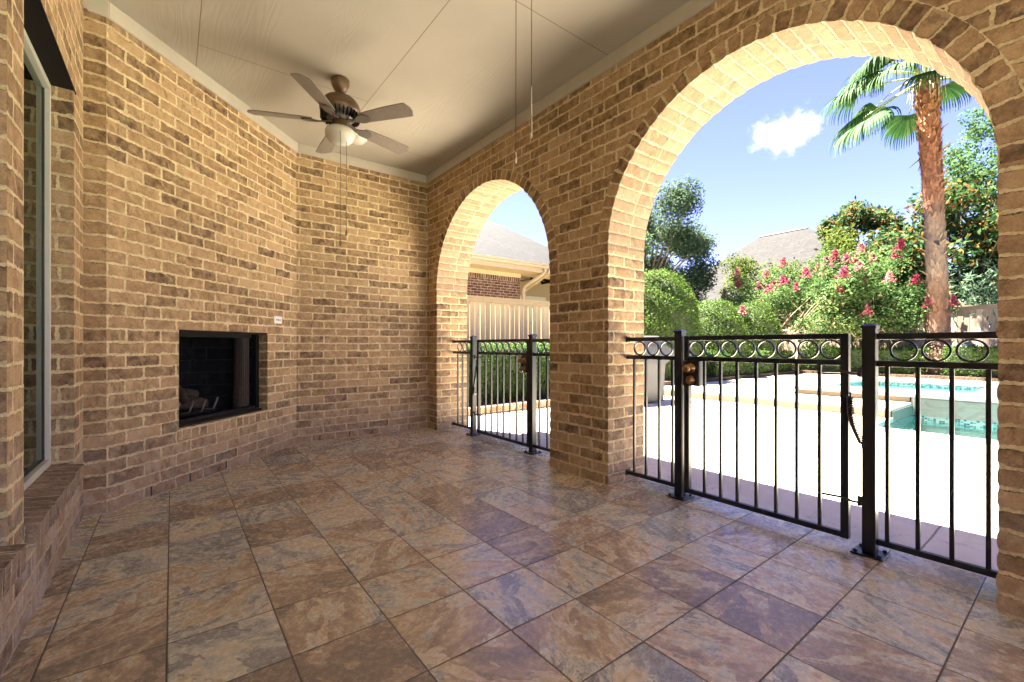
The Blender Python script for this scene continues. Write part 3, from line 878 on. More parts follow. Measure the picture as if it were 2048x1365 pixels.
# roof slab over the porch and the rest of the house (keeps the sun out)
b = B(); b.box((-7, -2.97, ZC + .03), (3.09, 5.6, ZC + .32))
b.box((2.98, -2.97, ZC + .05), (3.12, 5.6, ZC + .20))
tag(b.build("house_roof", M_roofslab), kind="structure")
b = B()
b.face([(-6, -2.95, 0), (-6, 5.5, 0), (-6, 5.5, ZT), (-6, -2.95, ZT)]); b.face([(-6, -2.951, 0), (XL, -2.951, 0), (XL, -2.951, ZT), (-6, -2.951, ZT)])
b.face([(-6, 5.47, 0), (.9, 5.47, 0), (.9, 5.47, ZT), (-6, 5.47, ZT)])
tag(b.build("house_outer_wall", M_render), kind="structure")
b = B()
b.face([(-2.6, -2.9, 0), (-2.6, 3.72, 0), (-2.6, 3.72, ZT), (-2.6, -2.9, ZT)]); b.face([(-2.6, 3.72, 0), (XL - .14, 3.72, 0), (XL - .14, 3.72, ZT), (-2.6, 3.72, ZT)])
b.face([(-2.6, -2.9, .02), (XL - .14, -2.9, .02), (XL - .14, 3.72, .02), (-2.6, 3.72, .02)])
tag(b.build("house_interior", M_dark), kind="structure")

# ================================================================== FIREPLACE
fp = empty("fireplace", (FA.x, FA.y, 0), fpw.rotation_euler.z)
tag(fp, "black built-in fireplace with an open square mouth in the brick wall", "fireplace")
b = B()
a0, a1, d0, d1, z0, z1 = S0 - .06, S1 - .02, RD, .62, Q0 + .02, Q1 + .04
i0, i1 = S0 + .12, S1 - .2
for q, w in (([(a0, d0, z0), (i0, d1, z0), (i0, d1, z1), (a0, d0, z1)], .54), ([(i0, d1, z0), (i1, d1, z0), (i1, d1, z1), (i0, d1, z1)], i1 - i0), ([(a1 + .04, d0, z0), (i1, d1, z0), (i1, d1, z1), (a1 + .04, d0, z1)], .54)):
    b.face(q, [(0, 0), (w, 0), (w, z1 - z0), (0, z1 - z0)])
b.face([(a0, d0, z0), (a1 + .04, d0, z0), (i1, d1, z0), (i0, d1, z0)], [(0, 0)] * 4); b.face([(a0, d0, z1), (a1 + .04, d0, z1), (i1, d1, z1), (i0, d1, z1)], [(0, 0)] * 4)
b.build("firebox", M_firebrick, fp)
b = B(); b.box((S0 - .02, RD - .02, Q0 + .001), (S1 - .06, RD + .03, Q0 + .05)); b.box((S0 - .02, RD - .055, Q0 + .001), (S1 - .02, RD - .02, Q0 + .02))
b.build("bottom_rail", M_steel, fp, bevel=.003)
b = B(); b.box((S0 - .002, 0.004, Q1 - .016), (S1 + .002, RD + .02, Q1 - .002))
b.build("lintel", M_steel, fp)
b = B(); b.box((S0 + .05, RD - .01, Q1 - .05), (S1 - .1, RD + .02, Q1 - .018))
b.build("top_rail", M_steel, fp)
b = B(); b.box((S1 - .045, RD - .015, Q0 + .02), (S1 - .004, RD + .03, Q1 - .017))
b.build("side_frame", M_steel, fp)
# gathered mesh curtain
b = B(); n = 60
cs0, cs1 = 1.28, 1.435
rowp = []
for i in range(n + 1):
    t = i / n
    rowp.append((cs0 + (cs1 - cs0) * t, RD + .045 + .022 * math.sin(t * 2 * math.pi * 5.5) + .008 * math.sin(t * 31), t))
for (xa, ya, ta), (xb, yb_, tb) in zip(rowp[:-1], rowp[1:]):
    za = Q0 + .05
    b.face([(xa - .02 * (1 - ta), ya, za), (xb - .02 * (1 - tb), yb_, za), (xb, yb_, Q1 - .03), (xa, ya, Q1 - .03)])
b.build("mesh_curtain", M_chainmail, fp, smooth=True)
fmat = fp.matrix_world.copy()
FM = Matrix.Translation((FA.x, FA.y, 0)) @ Matrix.Rotation(fpw.rotation_euler.z, 4, 'Z')
# grate
gr = empty("fire_grate", tuple(FM @ Vector((.85, .28, Q0 + .02))), fpw.rotation_euler.z)
tag(gr, "iron log grate with upright prongs inside the fireplace", "grate")
for x in (-.19, -.065, .06, .185):
    b = B(); b.tube([(x, .16, .05), (x, -.10, .05), (x, -.115, .055), (x + .02, -.135, .15)], .0075, 6)
    b.build("prong", M_bracket, gr, smooth=True)
b = B(); b.box((-.26, -.09, .03), (.26, -.075, .045)); b.box((-.26, .10, .03), (.26, .115, .045))
for x in (-.22, .22):
    b.box((x - .007, -.09, -.0), (x + .007, -.075, .03)); b.box((x - .007, .1, -.0), (x + .007, .115, .03))
b.build("frame", M_steel, gr)
def log(p0, p1, r, label):
    p0, p1 = Vector(p0), Vector(p1); m = 9; pts = []; rad = []
    o = empty("fire_log", tuple(FM @ ((p0 + p1) / 2)), fpw.rotation_euler.z)
    c = (p0 + p1) / 2
    for i in range(m):
        t = i / (m - 1)
        pts.append(p0.lerp(p1, t) - c + Vector((random.uniform(-.006, .006), random.uniform(-.006, .006), .02 * math.sin(t * 3))))
        rad.append(r * random.uniform(.88, 1.1) * (1 if 0 < i < m - 1 else .82))
    b = B(); b.tube(pts, rad, 14); b.build("bark", M_log, o, smooth=True)
    e = B()
    e.lathe([(r * .78, 0), (r * .5, .004), (.001, .005)], 14, Matrix.Translation(pts[-1] * 1.004) @ (p1 - p0).to_track_quat('Z', 'Y').to_matrix().to_4x4())
    e.build("cut_end", M_smoothbark, o)
    tag(o, label, "log")
log((.50, .30, Q0 + .13), (1.03, .24, Q0 + .12), .05, "thick grey log lying along the front of the fire grate")
log((.62, .40, Q0 + .20), (1.06, .36, Q0 + .19), .047, "rear log with a ribbed rounded end lying behind the others in the fireplace")
log((.78, .20, Q0 + .16), (.80, .36, Q0 + .34), .036, "short log standing steeply upright against the lying logs in the fireplace")
log((.50, .22, Q0 + .19), (.62, .38, Q0 + .25), .042, "stubby log at the left edge of the fireplace mouth")
# outlet
ol = empty("wall_outlet", tuple(FM @ Vector((1.647, -.001, 1.297))), fpw.rotation_euler.z)
tag(ol, "white rectangular cover plate on the brick right of the fireplace", "outlet")
b = B(); b.box((-.058, -.008, -.036), (.058, 0, .036)); b.build("cover_plate", M_plate, ol, bevel=.003)
for x, w in ((0, .011), (-.027, .005), (.027, .005)):
    b = B(); b.box((x - w, -.0105, -.006), (x + w, -.0075, .006)); b.build("socket", M_hole, ol, bevel=.002)

# ================================================================== CEILING FANS
def make_fan(loc, phase, chains):
    f = empty("ceiling_fan", loc)
    b = B(); b.lathe([(.001, 0), (.068, 0), (.072, -.012), (.068, -.045), (.05, -.085), (.028, -.105), (.016, -.11), (.001, -.11)], 28); b.build("canopy", M_bronze, f, smooth=True)
    b = B(); b.tube([(0, 0, -.10), (0, 0, -.15)], .013, 14); b.build("downrod", M_bronze, f, smooth=True)
    b = B(); b.lathe([(.02, -.135), (.075, -.142), (.118, -.165), (.145, -.20), (.155, -.235), (.154, -.262), (.148, -.268)], 40); mh = b.build("motor_housing", M_bronze, f, smooth=True)
    b = B(); b.lathe([(.148, -.262), (.142, -.275), (.125, -.30), (.095, -.325), (.07, -.333), (.001, -.335)], 40); b.build("lower_housing", M_bracket, f, smooth=True)
    b = B()
    for i in range(30):
        a = 2 * math.pi * i / 30
        Mx = Matrix.Rotation(a, 4, 'Z')
        b.box((.108, -.004, -.328), (.146, .004, -.272), Mx @ Matrix.Translation((0.004, 0, 0)))
    b.build("cooling_vent", M_steel, mh)
    b = B(); b.lathe([(.001, -.33), (.058, -.332), (.062, -.345), (.06, -.375), (.066, -.385), (.068, -.398), (.001, -.40)], 28); b.build("switch_housing", M_bronze, f, smooth=True)
    b = B(); b.lathe([(.07, -.395), (.104, -.405), (.116, -.425), (.114, -.455), (.095, -.492), (.062, -.516), (.03, -.526), (.001, -.528)], 36); b.build("light_globe", M_globe, f, smooth=True)
    for k in range(5):
        a = phase + k * 2 * math.pi / 5
        piv = Matrix.Rotation(a, 4, 'Z') @ Matrix.Translation((0, 0, -.345))
        tilt = Matrix.Rotation(R(-13), 4, 'X')
        out = []
        prof = [(.205, .048), (.25, .055), (.45, .066), (.62, .071), (.64, .066), (.648, .045)]
        edge = [(r, w) for r, w in prof] + [(.662, .02), (.662, -.02)] + [(r, -w) for r, w in reversed(prof)]
        top, bot = [], []
        for r, w in edge:
            z = -0.010 * ((r - .2) / .45) ** 2
            top.append(piv @ tilt @ Vector((r, w, z + .003))); bot.append(piv @ tilt @ Vector((r, w, z - .003)))
        b = B(); m = len(edge)
        b.face(top); b.face(list(reversed(bot)))
        for i in range(m):
            j = (i + 1) % m; b.face([bot[i], bot[j], top[j], top[i]])
        bl = b.build("blade", M_blade, f)
        b = B()
        pr = [(.06, .018, .012), (.10, .016, .004), (.14, .014, -.004), (.165, .022, -.007), (.19, .038, -.008), (.225, .044, -.008), (.26, .036, -.008), (.285, .014, -.008)]
        for (r0, w0, za), (r1, w1, zb) in zip(pr[:-1], pr[1:]):
            P = [piv @ tilt @ Vector(p) for p in ((r0, -w0, za), (r0, w0, za), (r1, w1, zb), (r1, -w1, zb))]
            Q = [p - Vector((0, 0, .007)) for p in P]
            b.face(P); b.face(list(reversed(Q))); b.face([P[1], P[2], Q[2], Q[1]]); b.face([P[0], P[3], Q[3], Q[0]])
        b.build("blade_bracket", M_bracket, bl, smooth=False)
    for (x, y, zt, ze, pale) in chains:
        b = B(); b.tube([(x, y, zt), (x + .001, y, (zt + ze) / 2), (x, y, ze)], .0013 if pale else .002, 6)
        ch = b.build("pull_chain", M_cord, f, smooth=True)
        if pale:
            b = B(); b.tube([(x, y, ze + pale), (x + .001, y, ze + .01)], .0018, 6); b.lathe([(.001, .012), (.0025, .008), (.0032, 0), (.002, -.006), (.001, -.007)], 10, Matrix.Translation((x, y, ze)))
            b.build("pull_fob", M_cordpale, ch, smooth=True)
        else:
            b = B(); b.lathe([(.001, .022), (.006, .012), (.009, -.004), (.006, -.022), (.001, -.026)], 12, Matrix.Translation((x, y, ze)))
            b.build("pull_fob", M_cord, ch, smooth=True)
    return f
FC = (1.0755, 3.689, ZC)
fan = make_fan(FC, R(-57), [(-.03, -.105, -.34, -1.335, 0), (.03, -.06, -.34, -1.235, 0)])
tag(fan, "bronze five-blade ceiling fan with a frosted bowl light and two pull chains", "ceiling fan")
fan2 = make_fan((0.90, 1.10, ZC), R(-30), [(-.03, .02, -.34, -1.55, .03), (.018, .0, -.34, -1.465, .16)])
tag(fan2, "nearer ceiling fan showing only its two long pull cords hanging beside the arch wall", "ceiling fan")
dl = empty("ceiling_light", (1.50, 4.62, ZC))
tag(dl, "round white dome light on the ceiling just behind the fan", "ceiling light")
b = B(); b.lathe([(.001, 0), (.112, 0), (.114, -.014), (.107, -.018)], 32); b.build("base_ring", M_plate, dl, smooth=True)
b = B(); b.lathe([(.106, -.015), (.100, -.03), (.078, -.05), (.04, -.06), (.001, -.062)], 32); b.build("diffuser", M_globe, dl, smooth=True)

# ================================================================== IRON FENCES AND GATES
XF = 2.79
ZR = [(1.077, 1.107), (.943, .972), (.058, .086)]       # top, middle, bottom rails
PW, RT = 0.055, 0.026
def post(root, y, oy):
    b = B(); b.box((-PW/2, y - PW/2 - oy, 0.008), (PW/2, y + PW/2 - oy, 1.135))
    p = b.build("post", M_iron, root, bevel=.003)
    b = B()
    h = PW/2 + .004
    b.box((-h, y - h - oy, 1.132), (h, y + h - oy, 1.147))
    yy = y - oy
    for q in (((-h, -h), (h, -h)), ((h, -h), (h, h)), ((h, h), (-h, h)), ((-h, h), (-h, -h))):
        b.face([(q[0][0], yy + q[0][1], 1.147), (q[1][0], yy + q[1][1], 1.147), (q[1][0] * .45, yy + q[1][1] * .45, 1.157), (q[0][0] * .45, yy + q[0][1] * .45, 1.157)])
    hh = h * .45
    b.face([(-hh, yy - hh, 1.157), (hh, yy - hh, 1.157), (hh, yy + hh, 1.157), (-hh, yy + hh, 1.157)])
    b.build("post_cap", M_iron, p)
    b = B(); s = .066; b.box((-s, yy - s, 0.001), (s, yy + s, .010)); b.build("base_plate", M_iron, p, bevel=.002)
    for sx in (-1, 1):
        for sy in (-1, 1):
            b = B(); b.lathe([(.001, .024), (.009, .022), (.009, .010)], 6, Matrix.Translation((sx * .048, yy + sy * .048, 0)))
            b.build("anchor_bolt", M_iron, p)
    return p
def fence(name, label, group, ya, yb, posty, pk, rings, wall_end):
    o = empty(name, (XF, (ya + yb) / 2, 0)); oy = (ya + yb) / 2
    tag(o, label, "fence", group)
    post(o, posty, oy)
    for z0, z1 in ZR:
        b = B(); b.box((-RT/2, ya - oy, z0), (RT/2, yb - oy, z1)); r = b.build("rail", M_iron, o, bevel=.002)
        if wall_end is not None and (z0 > 1 or z0 < .5):
            b = B(); zc = (z0 + z1) / 2; s = -1 if wall_end < oy else 1
            b.box((-.022, wall_end - oy - (.0 if s < 0 else .012), zc - .022), (.022, wall_end - oy + (.012 if s < 0 else 0), zc + .022))
            b.build("wall_bracket", M_iron, r, bevel=.003)
    for y in pk:
        b = B(); b.box((-.008, y - .008 - oy, ZR[2][1]), (.008, y + .008 - oy, ZR[1][0])); b.build("picket", M_iron, o)
    for y in rings:
        b = B(); b.ring((0, y - oy, (ZR[0][0] + ZR[1][1]) / 2), .0525, .0085, .012); b.build("ring", M_iron, o)
    return o
def gate(label, y_hinge, y_latch, pk, rings, spring_kind):
    """hinged at y_hinge, latch at y_latch"""
    oy = (y_hinge + y_latch) / 2
    o = empty("iron_gate", (XF, oy, 0)); tag(o, label, "gate", "black iron gates in the arches")
    lo, hi = min(y_hinge, y_latch), max(y_hinge, y_latch)
    for y in (lo, hi - .036):
        b = B(); b.box((-.018, y - oy, .046), (.018, y + .036 - oy, 1.110)); b.build("stile", M_iron, o, bevel=.002)
    for z0, z1 in ((1.08, 1.110), (.943, .972), (.046, .076)):
        b = B(); b.box((-RT/2, lo + .036 - oy, z0), (RT/2, hi - .036 - oy, z1)); b.build("rail", M_iron, o, bevel=.002)
    for y in pk:
        b = B(); b.box((-.008, y - .008 - oy, .076), (.008, y + .008 - oy, .943)); b.build("picket", M_iron, o)
    for y in rings:
        b = B(); b.ring((0, y - oy, 1.026), .0525, .0085, .012); b.build("ring", M_iron, o)
    s = 1 if y_latch < y_hinge else -1          # direction from latch towards the gate's middle
    yl = y_latch - oy
    b = B(); b.box((-.030, min(yl, yl + s * .115), .775), (.030, max(yl, yl + s * .115), .943)); lb = b.build("lock_box", M_iron, o, bevel=.003)
    yk = yl + s * .058
    Mx = Matrix.Translation((-.030, yk, .893)) @ Matrix.Rotation(R(-90), 4, 'Y')
    b = B(); b.lathe([(.001, 0), (.033, 0), (.033, .006), (.014, .010), (.012, .034), (.022, .042), (.027, .056), (.024, .068), (.012, .074), (.001, .075)], 24, Mx); b.build("knob", M_brass, lb, smooth=True)
    Mx = Matrix.Translation((-.030, yk, .815)) @ Matrix.Rotation(R(-90), 4, 'Y')
    b = B(); b.lathe([(.001, 0), (.031, 0), (.030, .012), (.022, .02), (.020, .026), (.001, .027)], 24, Mx); b.build("deadbolt", M_brass, lb, smooth=True)
    h = s                                        # from gate edge towards hinge post
    yh = y_hinge - oy
    for z in (.915, .262):
        b = B()
        b.tube([(-.024, yh - h * .115, z - .006), (-.024, yh - h * .03, z - .002), (-.022, yh + h * .02, z - .012), (-.014, yh + h * .045, z - .012)], .0068, 8)
        b.tube([(-.014, yh + h * .045, z - .028), (-.014, yh + h * .045, z + .02)], .010, 8)
        b.tube([(-.014, yh + h * .045, z + .006), (.0, yh + h * .085, z + .004)], .0085, 8)
        b.build("hinge", M_iron, o, smooth=True)
    b = B()
    if spring_kind == 'coil':
        p0, p1 = Vector((-.03, yh + h * .012, .785)), Vector((-.03, yh + h * .062, .55))
        pts = []; n = 26 * 8
        for i in range(n + 1):
            t = i / n; a = i / 8 * 2 * math.pi
            c = p0.lerp(p1, t) + Vector((0, -h * .018 * math.sin(t * math.pi) , 0))
            pts.append(c + Vector((math.cos(a) * .013, math.sin(a) * .013, 0)))
        b.tube(pts, .0042, 5)
        b.tube([(0, yh, .80), (-.03, yh + h * .012, .805), (-.03, yh + h * .012, .785)], .004, 6)
        b.tube([(-.03, yh + h * .062, .56), (-.03, yh + h * .062, .535), (.0, yh + h * .075, .535)], .006, 6)
        b.build("closer_spring", M_spring, o, smooth=True)
    else:
        b.tube([(-.03, yh - h * .01, .80), (-.04, yh + h * .03, .55)], .010, 8)
        b.tube([(-.03, yh - h * .01, .88), (-.03, yh - h * .01, .80)], .005, 8)
        b.tube([(-.04, yh + h * .03, .57), (-.04, yh + h * .04, .49), (0, yh + h * .05, .49)], .014, 8)
        b.build("closer_spring", M_iron, o, smooth=True)
    return o
M_brass = plain("aged_brass", (0.30, 0.17, 0.075), 0.28, 0.85, var=0.2, scale=40)
M_spring = plain("worn_spring_steel", (0.06, 0.045, 0.04), 0.5, 0.6)
GF = "black iron fence sections in the arches"
fence("iron_fence", "short black iron fence section fixed to the brick pillar of the near arch", GF, 1.755, 2.19, 1.742,
      (2.124, 2.019, 1.907, 1.80), (2.074, 1.959, 1.848), 2.19)
fence("iron_fence", "black iron fence section running from a tall post into the pillar at the right edge", GF, .235, .66, .688,
      (.620, .507, .392, .279), (.559, .444, .328), None)
gate("wide black iron gate of the near arch with coil spring and bronze knob", .773, 1.702, (1.564, 1.455, 1.35, 1.237, 1.127, 1.018, .907),
     (1.621, 1.513, 1.403, 1.294, 1.183, 1.071, .962, .855), 'coil')
fence("iron_fence", "small black iron fence section at the far brick corner of the far arch", GF, 4.415, 4.86, 4.40,
      (4.754, 4.641, 4.525), (4.708, 4.59, 4.479), 4.86)
fence("iron_fence", "black iron fence section of the far arch partly hidden behind the middle pillar", GF, 2.835, 3.30, 3.326,
      (3.225, 3.112, 3.0, 2.89), (3.198, 3.094, 2.985, 2.88), 2.835)
gate("black iron gate of the far arch in front of the green hedge", 4.30, 3.362, (4.142, 4.03, 3.918, 3.805, 3.692, 3.58, 3.475),
     (4.195, 4.083, 3.973, 3.862, 3.753, 3.643, 3.535, 3.43), 'bar')

# ================================================================== YARD FENCES
def board_fence(label, p0, p1, ztop, zb, mat=None):
    mat = mat or M_fence
    p0, p1 = Vector(p0), Vector(p1); d = p1 - p0; L = d.length
    o = empty("wood_fence", (p0.x, p0.y, 0), math.atan2(d.y, d.x)); tag(o, label, "fence")
    V = []; lv = []; x = 0
    while x < L:
        w = .14; y = random.uniform(-.006, .006); r = random.random()
        x0, x1 = x + .005, x + w - .005
        c = [(x0, y, zb), (x1, y, zb), (x1, y + .018, zb), (x0, y + .018, zb), (x0, y, ztop - .05), (x1, y, ztop - .05), (x1, y + .018, ztop - .05), (x0, y + .018, ztop - .05)]
        for q in ((0, 1, 5, 4), (1, 2, 6, 5), (2, 3, 7, 6), (3, 0, 4, 7)):
            V.append([c[k] for k in q]); lv.append(r)
        x += w
    quads_obj("board_panel", V, mat, lv, o)
    b = B(); b.box((0, -.05, ztop - .05), (L, .07, ztop - .012)); c = b.build("cap_rail", mat, o)
    b = B(); b.box((0, -.028, ztop - .15), (L, -.010, ztop - .052)); b.build("trim_rail", mat, o)
    return o
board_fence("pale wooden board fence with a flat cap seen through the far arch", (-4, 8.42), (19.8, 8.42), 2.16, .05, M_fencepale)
board_fence("weathered wooden board fence behind the palm trunk at the back of the yard", (19.75, 8.4), (19.75, -7), 2.30, .15)

# brick edging
b = B(); b.box((-3, 5.745, -.1), (8.38, 5.855, .085))
tag(b.build("brick_edging", M_edging), "low row of orange bricks edging the mulch bed under the hedge", "edging")

# ================================================================== PLANTS
L_box = leaf_mat("boxwood_leaf", [(0, (0.022, 0.055, 0.010)), (0.5, (0.055, 0.125, 0.020)), (1, (0.115, 0.20, 0.030))])
L_top = leaf_mat("topiary_leaf", [(0, (0.035, 0.075, 0.012)), (0.45, (0.085, 0.155, 0.022)), (0.85, (0.155, 0.225, 0.045)), (1, (0.30, 0.34, 0.14))])
L_oak = leaf_mat("live_oak_leaf", [(0, (0.05, 0.088, 0.042)), (0.5, (0.10, 0.16, 0.08)), (1, (0.17, 0.23, 0.13))], 0.42)
L_myr = leaf_mat("crape_myrtle_leaf", [(0, (0.045, 0.10, 0.028)), (0.5, (0.115, 0.215, 0.06)), (0.8, (0.20, 0.29, 0.09)), (1, (0.40, 0.31, 0.15))])
L_lig = leaf_mat("ligustrum_leaf", [(0, (0.045, 0.075, 0.012)), (0.5, (0.105, 0.15, 0.02)), (1, (0.2, 0.23, 0.04))])
L_mag = leaf_mat("magnolia_leaf", [(0, (0.03, 0.085, 0.03)), (0.42, (0.075, 0.15, 0.045)), (0.5, (0.12, 0.165, 0.04)), (0.62, (0.17, 0.095, 0.025)), (1, (0.26, 0.14, 0.03))], 0.38)
L_elm = leaf_mat("bright_tree_leaf", [(0, (0.05, 0.12, 0.03)), (0.5, (0.095, 0.19, 0.05)), (1, (0.16, 0.25, 0.08))], 0.5)
L_ole = leaf_mat("oleander_leaf", [(0, (0.05, 0.11, 0.06)), (0.6, (0.13, 0.22, 0.13)), (1, (0.25, 0.34, 0.22))])
L_palm = leaf_mat("palm_leaf", [(0, (0.018, 0.065, 0.02)), (0.5, (0.045, 0.12, 0.032)), (0.85, (0.11, 0.18, 0.055)), (1, (0.26, 0.26, 0.13))], 0.22)
L_flower = leaf_mat("pink_crape_flower", [(0, (0.46, 0.035, 0.10)), (0.6, (0.58, 0.14, 0.19)), (1, (0.58, 0.32, 0.25))], 0.35)
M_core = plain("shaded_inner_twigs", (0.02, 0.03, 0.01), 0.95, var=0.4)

def topiary(cx, cy, rx, ry, z0, H, n, size, label):
    o = empty("topiary_bush", (cx, cy, z0)); tag(o, label, "bush", "clipped dome bushes along the fence")
    p = 2.6
    u = rng.uniform(0, 1, n); a = rng.uniform(0, 2 * np.pi, n)
    t = np.arcsin(np.clip(u, 0, 1))                    # polar spread, more on the sides
    e = 2 / p
    ct, st = np.cos(t) ** e, np.sin(t) ** e
    P = np.stack([rx * ct * np.cos(a), ry * ct * np.sin(a), H * st], 1)
    Nr = unit(np.stack([np.cos(t) * np.cos(a) / rx, np.cos(t) * np.sin(a) / ry, np.sin(t) / H], 1))
    bumpy = .045 * np.sin(P[:, 0] * 7.1 + 1.3 * P[:, 2] * 4) * np.sin(P[:, 1] * 6.3 + 2) + .03 * np.sin(P[:, 2] * 9 + P[:, 0] * 5)
    P = P + Nr * (bumpy + rng.normal(0, .035, n) - np.abs(rng.normal(0, .03, n)))[:, None]
    lv = np.clip(rng.normal(.45, .22, n) + .9 * bumpy, 0, 1)
    quads_obj("foliage", leaf_quads(P - Nr * size * .3, Nr, size, .6, .55), L_top, lv, o)
    b = B(); prof = []
    for i in range(12):
        tt = i / 11 * math.pi / 2
        prof.append((max(.001, math.cos(tt) ** e), math.sin(tt) ** e))
    S = Matrix.Diagonal((rx * .93, ry * .93, H * .95, 1))
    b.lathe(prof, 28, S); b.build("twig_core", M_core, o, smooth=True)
    b = B()
    for k in range(5):
        a = k * 1.3; b.tube([(.15 * math.cos(a), .15 * math.sin(a), -.05), (.3 * math.cos(a), .3 * math.sin(a), .4)], [.03, .02], 6)
    b.build("stem", M_bark, o)
    return o
topiary(10.3, 7.15, 1.42, 1.1, .2, 2.82, 30000, .055, "largest clipped dome bush, beside the brick pillar")
topiary(13.05, 7.05, .98, .95, .2, 2.2, 15000, .055, "smaller clipped dome bush squeezed between the two bigger domes")
topiary(15.5, 7.1, 1.05, 1.0, .2, 2.28, 15000, .055, "clipped dome bush beside the pink flowering tree")

def hedge(label, x0, x1, y0, y1, z0, z1, dens, size, group="low clipped hedges"):
    cx, cy = (x0 + x1) / 2, (y0 + y1) / 2
    o = empty("boxwood_hedge", (cx, cy, z0)); tag(o, label, "hedge", group)
    lx, ly, lz = x1 - x0, y1 - y0, z1 - z0
    Ps, Ns = [], []
    for (A, nr, f) in ((lx * ly, (0, 0, 1), 't'), (lx * lz, (0, -1, 0), 's'), (lx * lz, (0, 1, 0), 'n'), (ly * lz, (-1, 0, 0), 'w'), (ly * lz, (1, 0, 0), 'e')):
        m = int(A * dens)
        q = rng.uniform(-.5, .5, (m, 3)) * np.array([lx, ly, lz]) + np.array([0, 0, lz / 2])
        if f == 't': q[:, 2] = lz
        if f == 's': q[:, 1] = -ly / 2
        if f == 'n': q[:, 1] = ly / 2
        if f == 'w': q[:, 0] = -lx / 2
        if f == 'e': q[:, 0] = lx / 2
        Ps.append(q); Ns.append(np.tile(np.array(nr, float), (m, 1)))
    P, Nr = np.concatenate(Ps), np.concatenate(Ns)
    bmp = .05 * np.sin(P[:, 0] * 4.3 + P[:, 1] * 3.1) * np.sin(P[:, 2] * 5 + P[:, 1] * 4.7)
    P += Nr * (bmp + rng.normal(0, .03, len(P)))[:, None]
    P[:, 2] = np.maximum(P[:, 2], .02)
    lv = np.clip(rng.normal(.5, .22, len(P)) + bmp, 0, 1)
    quads_obj("foliage", leaf_quads(P, Nr, size, .6, .8), L_box, lv, o)
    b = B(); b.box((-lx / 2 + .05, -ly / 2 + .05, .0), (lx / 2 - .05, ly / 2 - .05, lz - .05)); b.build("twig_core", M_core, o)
    return o
hedge("tall green hedge behind the far gate against the board fence", 1.6, 8.2, 6.35, 7.25, .07, 1.02, 1500, .05, group=None)
hedge("low green hedge in front of the wooden fence right of the palm", 16.95, 17.65, -1.5, 2.55, .2, .95, 1100, .055)
hedge("low green hedge in front of the palm trunk, left of the brown gap", 16.95, 17.65, 2.95, 6.1, .2, .93, 1100, .055)
hedge("low green hedge at the foot of the clipped dome bushes", 11.6, 16.6, 6.15, 6.7, .2, .80, 900, .055)
# bare twiggy gap between the hedges
o = empty("dry_shrub", (17.25, 2.75, .2)); tag(o, "small dry pinkish-brown shrub in the gap between the low hedges", "shrub")
n = 900
P = rng.normal(0, 1, (n, 3)) * np.array([.2, .16, .2]) + np.array([0, 0, .36])
quads_obj("foliage", leaf_quads(P, rng.normal(0, 1, (n, 3)), .055, .5, 1), leaf_mat("dry_leaf", [(0, (.2, .12, .08)), (1, (.42, .3, .2))]), rng.uniform(0, 1, n), o)
b = B()
for k in range(14):
    a = random.uniform(0, 6.28); b.tube([(0, 0, 0), (.1 * math.cos(a), .1 * math.sin(a), .3), (.25 * math.cos(a), .2 * math.sin(a), .55 + random.uniform(-.1, .1))], [.012, .008, .004], 5)
b.build("stem", M_bark, o)
# boulder
o = empty("boulder", (18.1, 2.3, .2))
tag(o, "rounded dark grey boulder at the foot of the palm behind the hedge", "rock")
bm_v = B(); prof = [(.001, .95), (.16, .93), (.30, .84), (.41, .66), (.46, .42), (.47, .2), (.44, 0)]
bm_v.lathe(prof, 26, Matrix.Diagonal((1.0, 1.0, .92, 1))); rk = bm_v.build("stone", plain("dark_grey_stone", (.10, .105, .115), .8, var=.35, scale=8), o, smooth=True)
for v in rk.data.vertices:
    f = 1 + .05 * math.sin(v.co.x * 9 + v.co.z * 7) + .04 * math.sin(v.co.y * 11 + 2); v.co *= f

def limbs(b, base, tips, r0, rise=.5):
    for t in tips:
        base_v, t = Vector(base), Vector(t)
        mid = base_v.lerp(t, .45) + Vector((0, 0, rise * .15))
        b.tube([base_v, mid, t], [r0 * .8, r0 * .4, r0 * .1], 6)

def crown(name, cl, n, size, mat, parent, aspect=.5, lvf=None, droop=None, jitter=1.0, shell=.5):
    """cl: clump list (x,y,z,rx,ry,rz); leaves spread through each, more near its surface"""
    cl = np.array(cl, float)
    w = (cl[:, 3] * cl[:, 4] * cl[:, 5]) ** (2 / 3.); w /= w.sum()
    idx = rng.choice(len(cl), n, p=w)
    d = unit(rng.normal(0, 1, (n, 3)))
    rad = rng.uniform(0, 1, n) ** shell * rng.uniform(.9, 1.12, n)
    P = cl[idx, :3] + d * rad[:, None] * cl[idx, 3:6]
    tone = rng.normal(0, .13, len(cl))[idx]
    lv = np.clip(rng.normal(.45, .2, n) + tone, 0, 1) if lvf is None else lvf(P, d, idx)
    return quads_obj(name, leaf_quads(P, d + np.array([0, 0, .5]), size, aspect, jitter, droop), mat, lv, parent)

def make_clumps(n, center, ext, r0, r1, flat=.8, low=-1, seed=0):
    rs = np.random.default_rng(seed); out = []
    while len(out) < n:
        d = rs.normal(0, 1, 3); d /= np.linalg.norm(d)
        if d[2] < low: continue
        k = rs.uniform(.25, 1) ** .6; r = rs.uniform(r0, r1)
        out.append((center[0] + d[0] * ext[0] * k, center[1] + d[1] * ext[1] * k, center[2] + d[2] * ext[2] * k, r, r, r * flat))
    return out

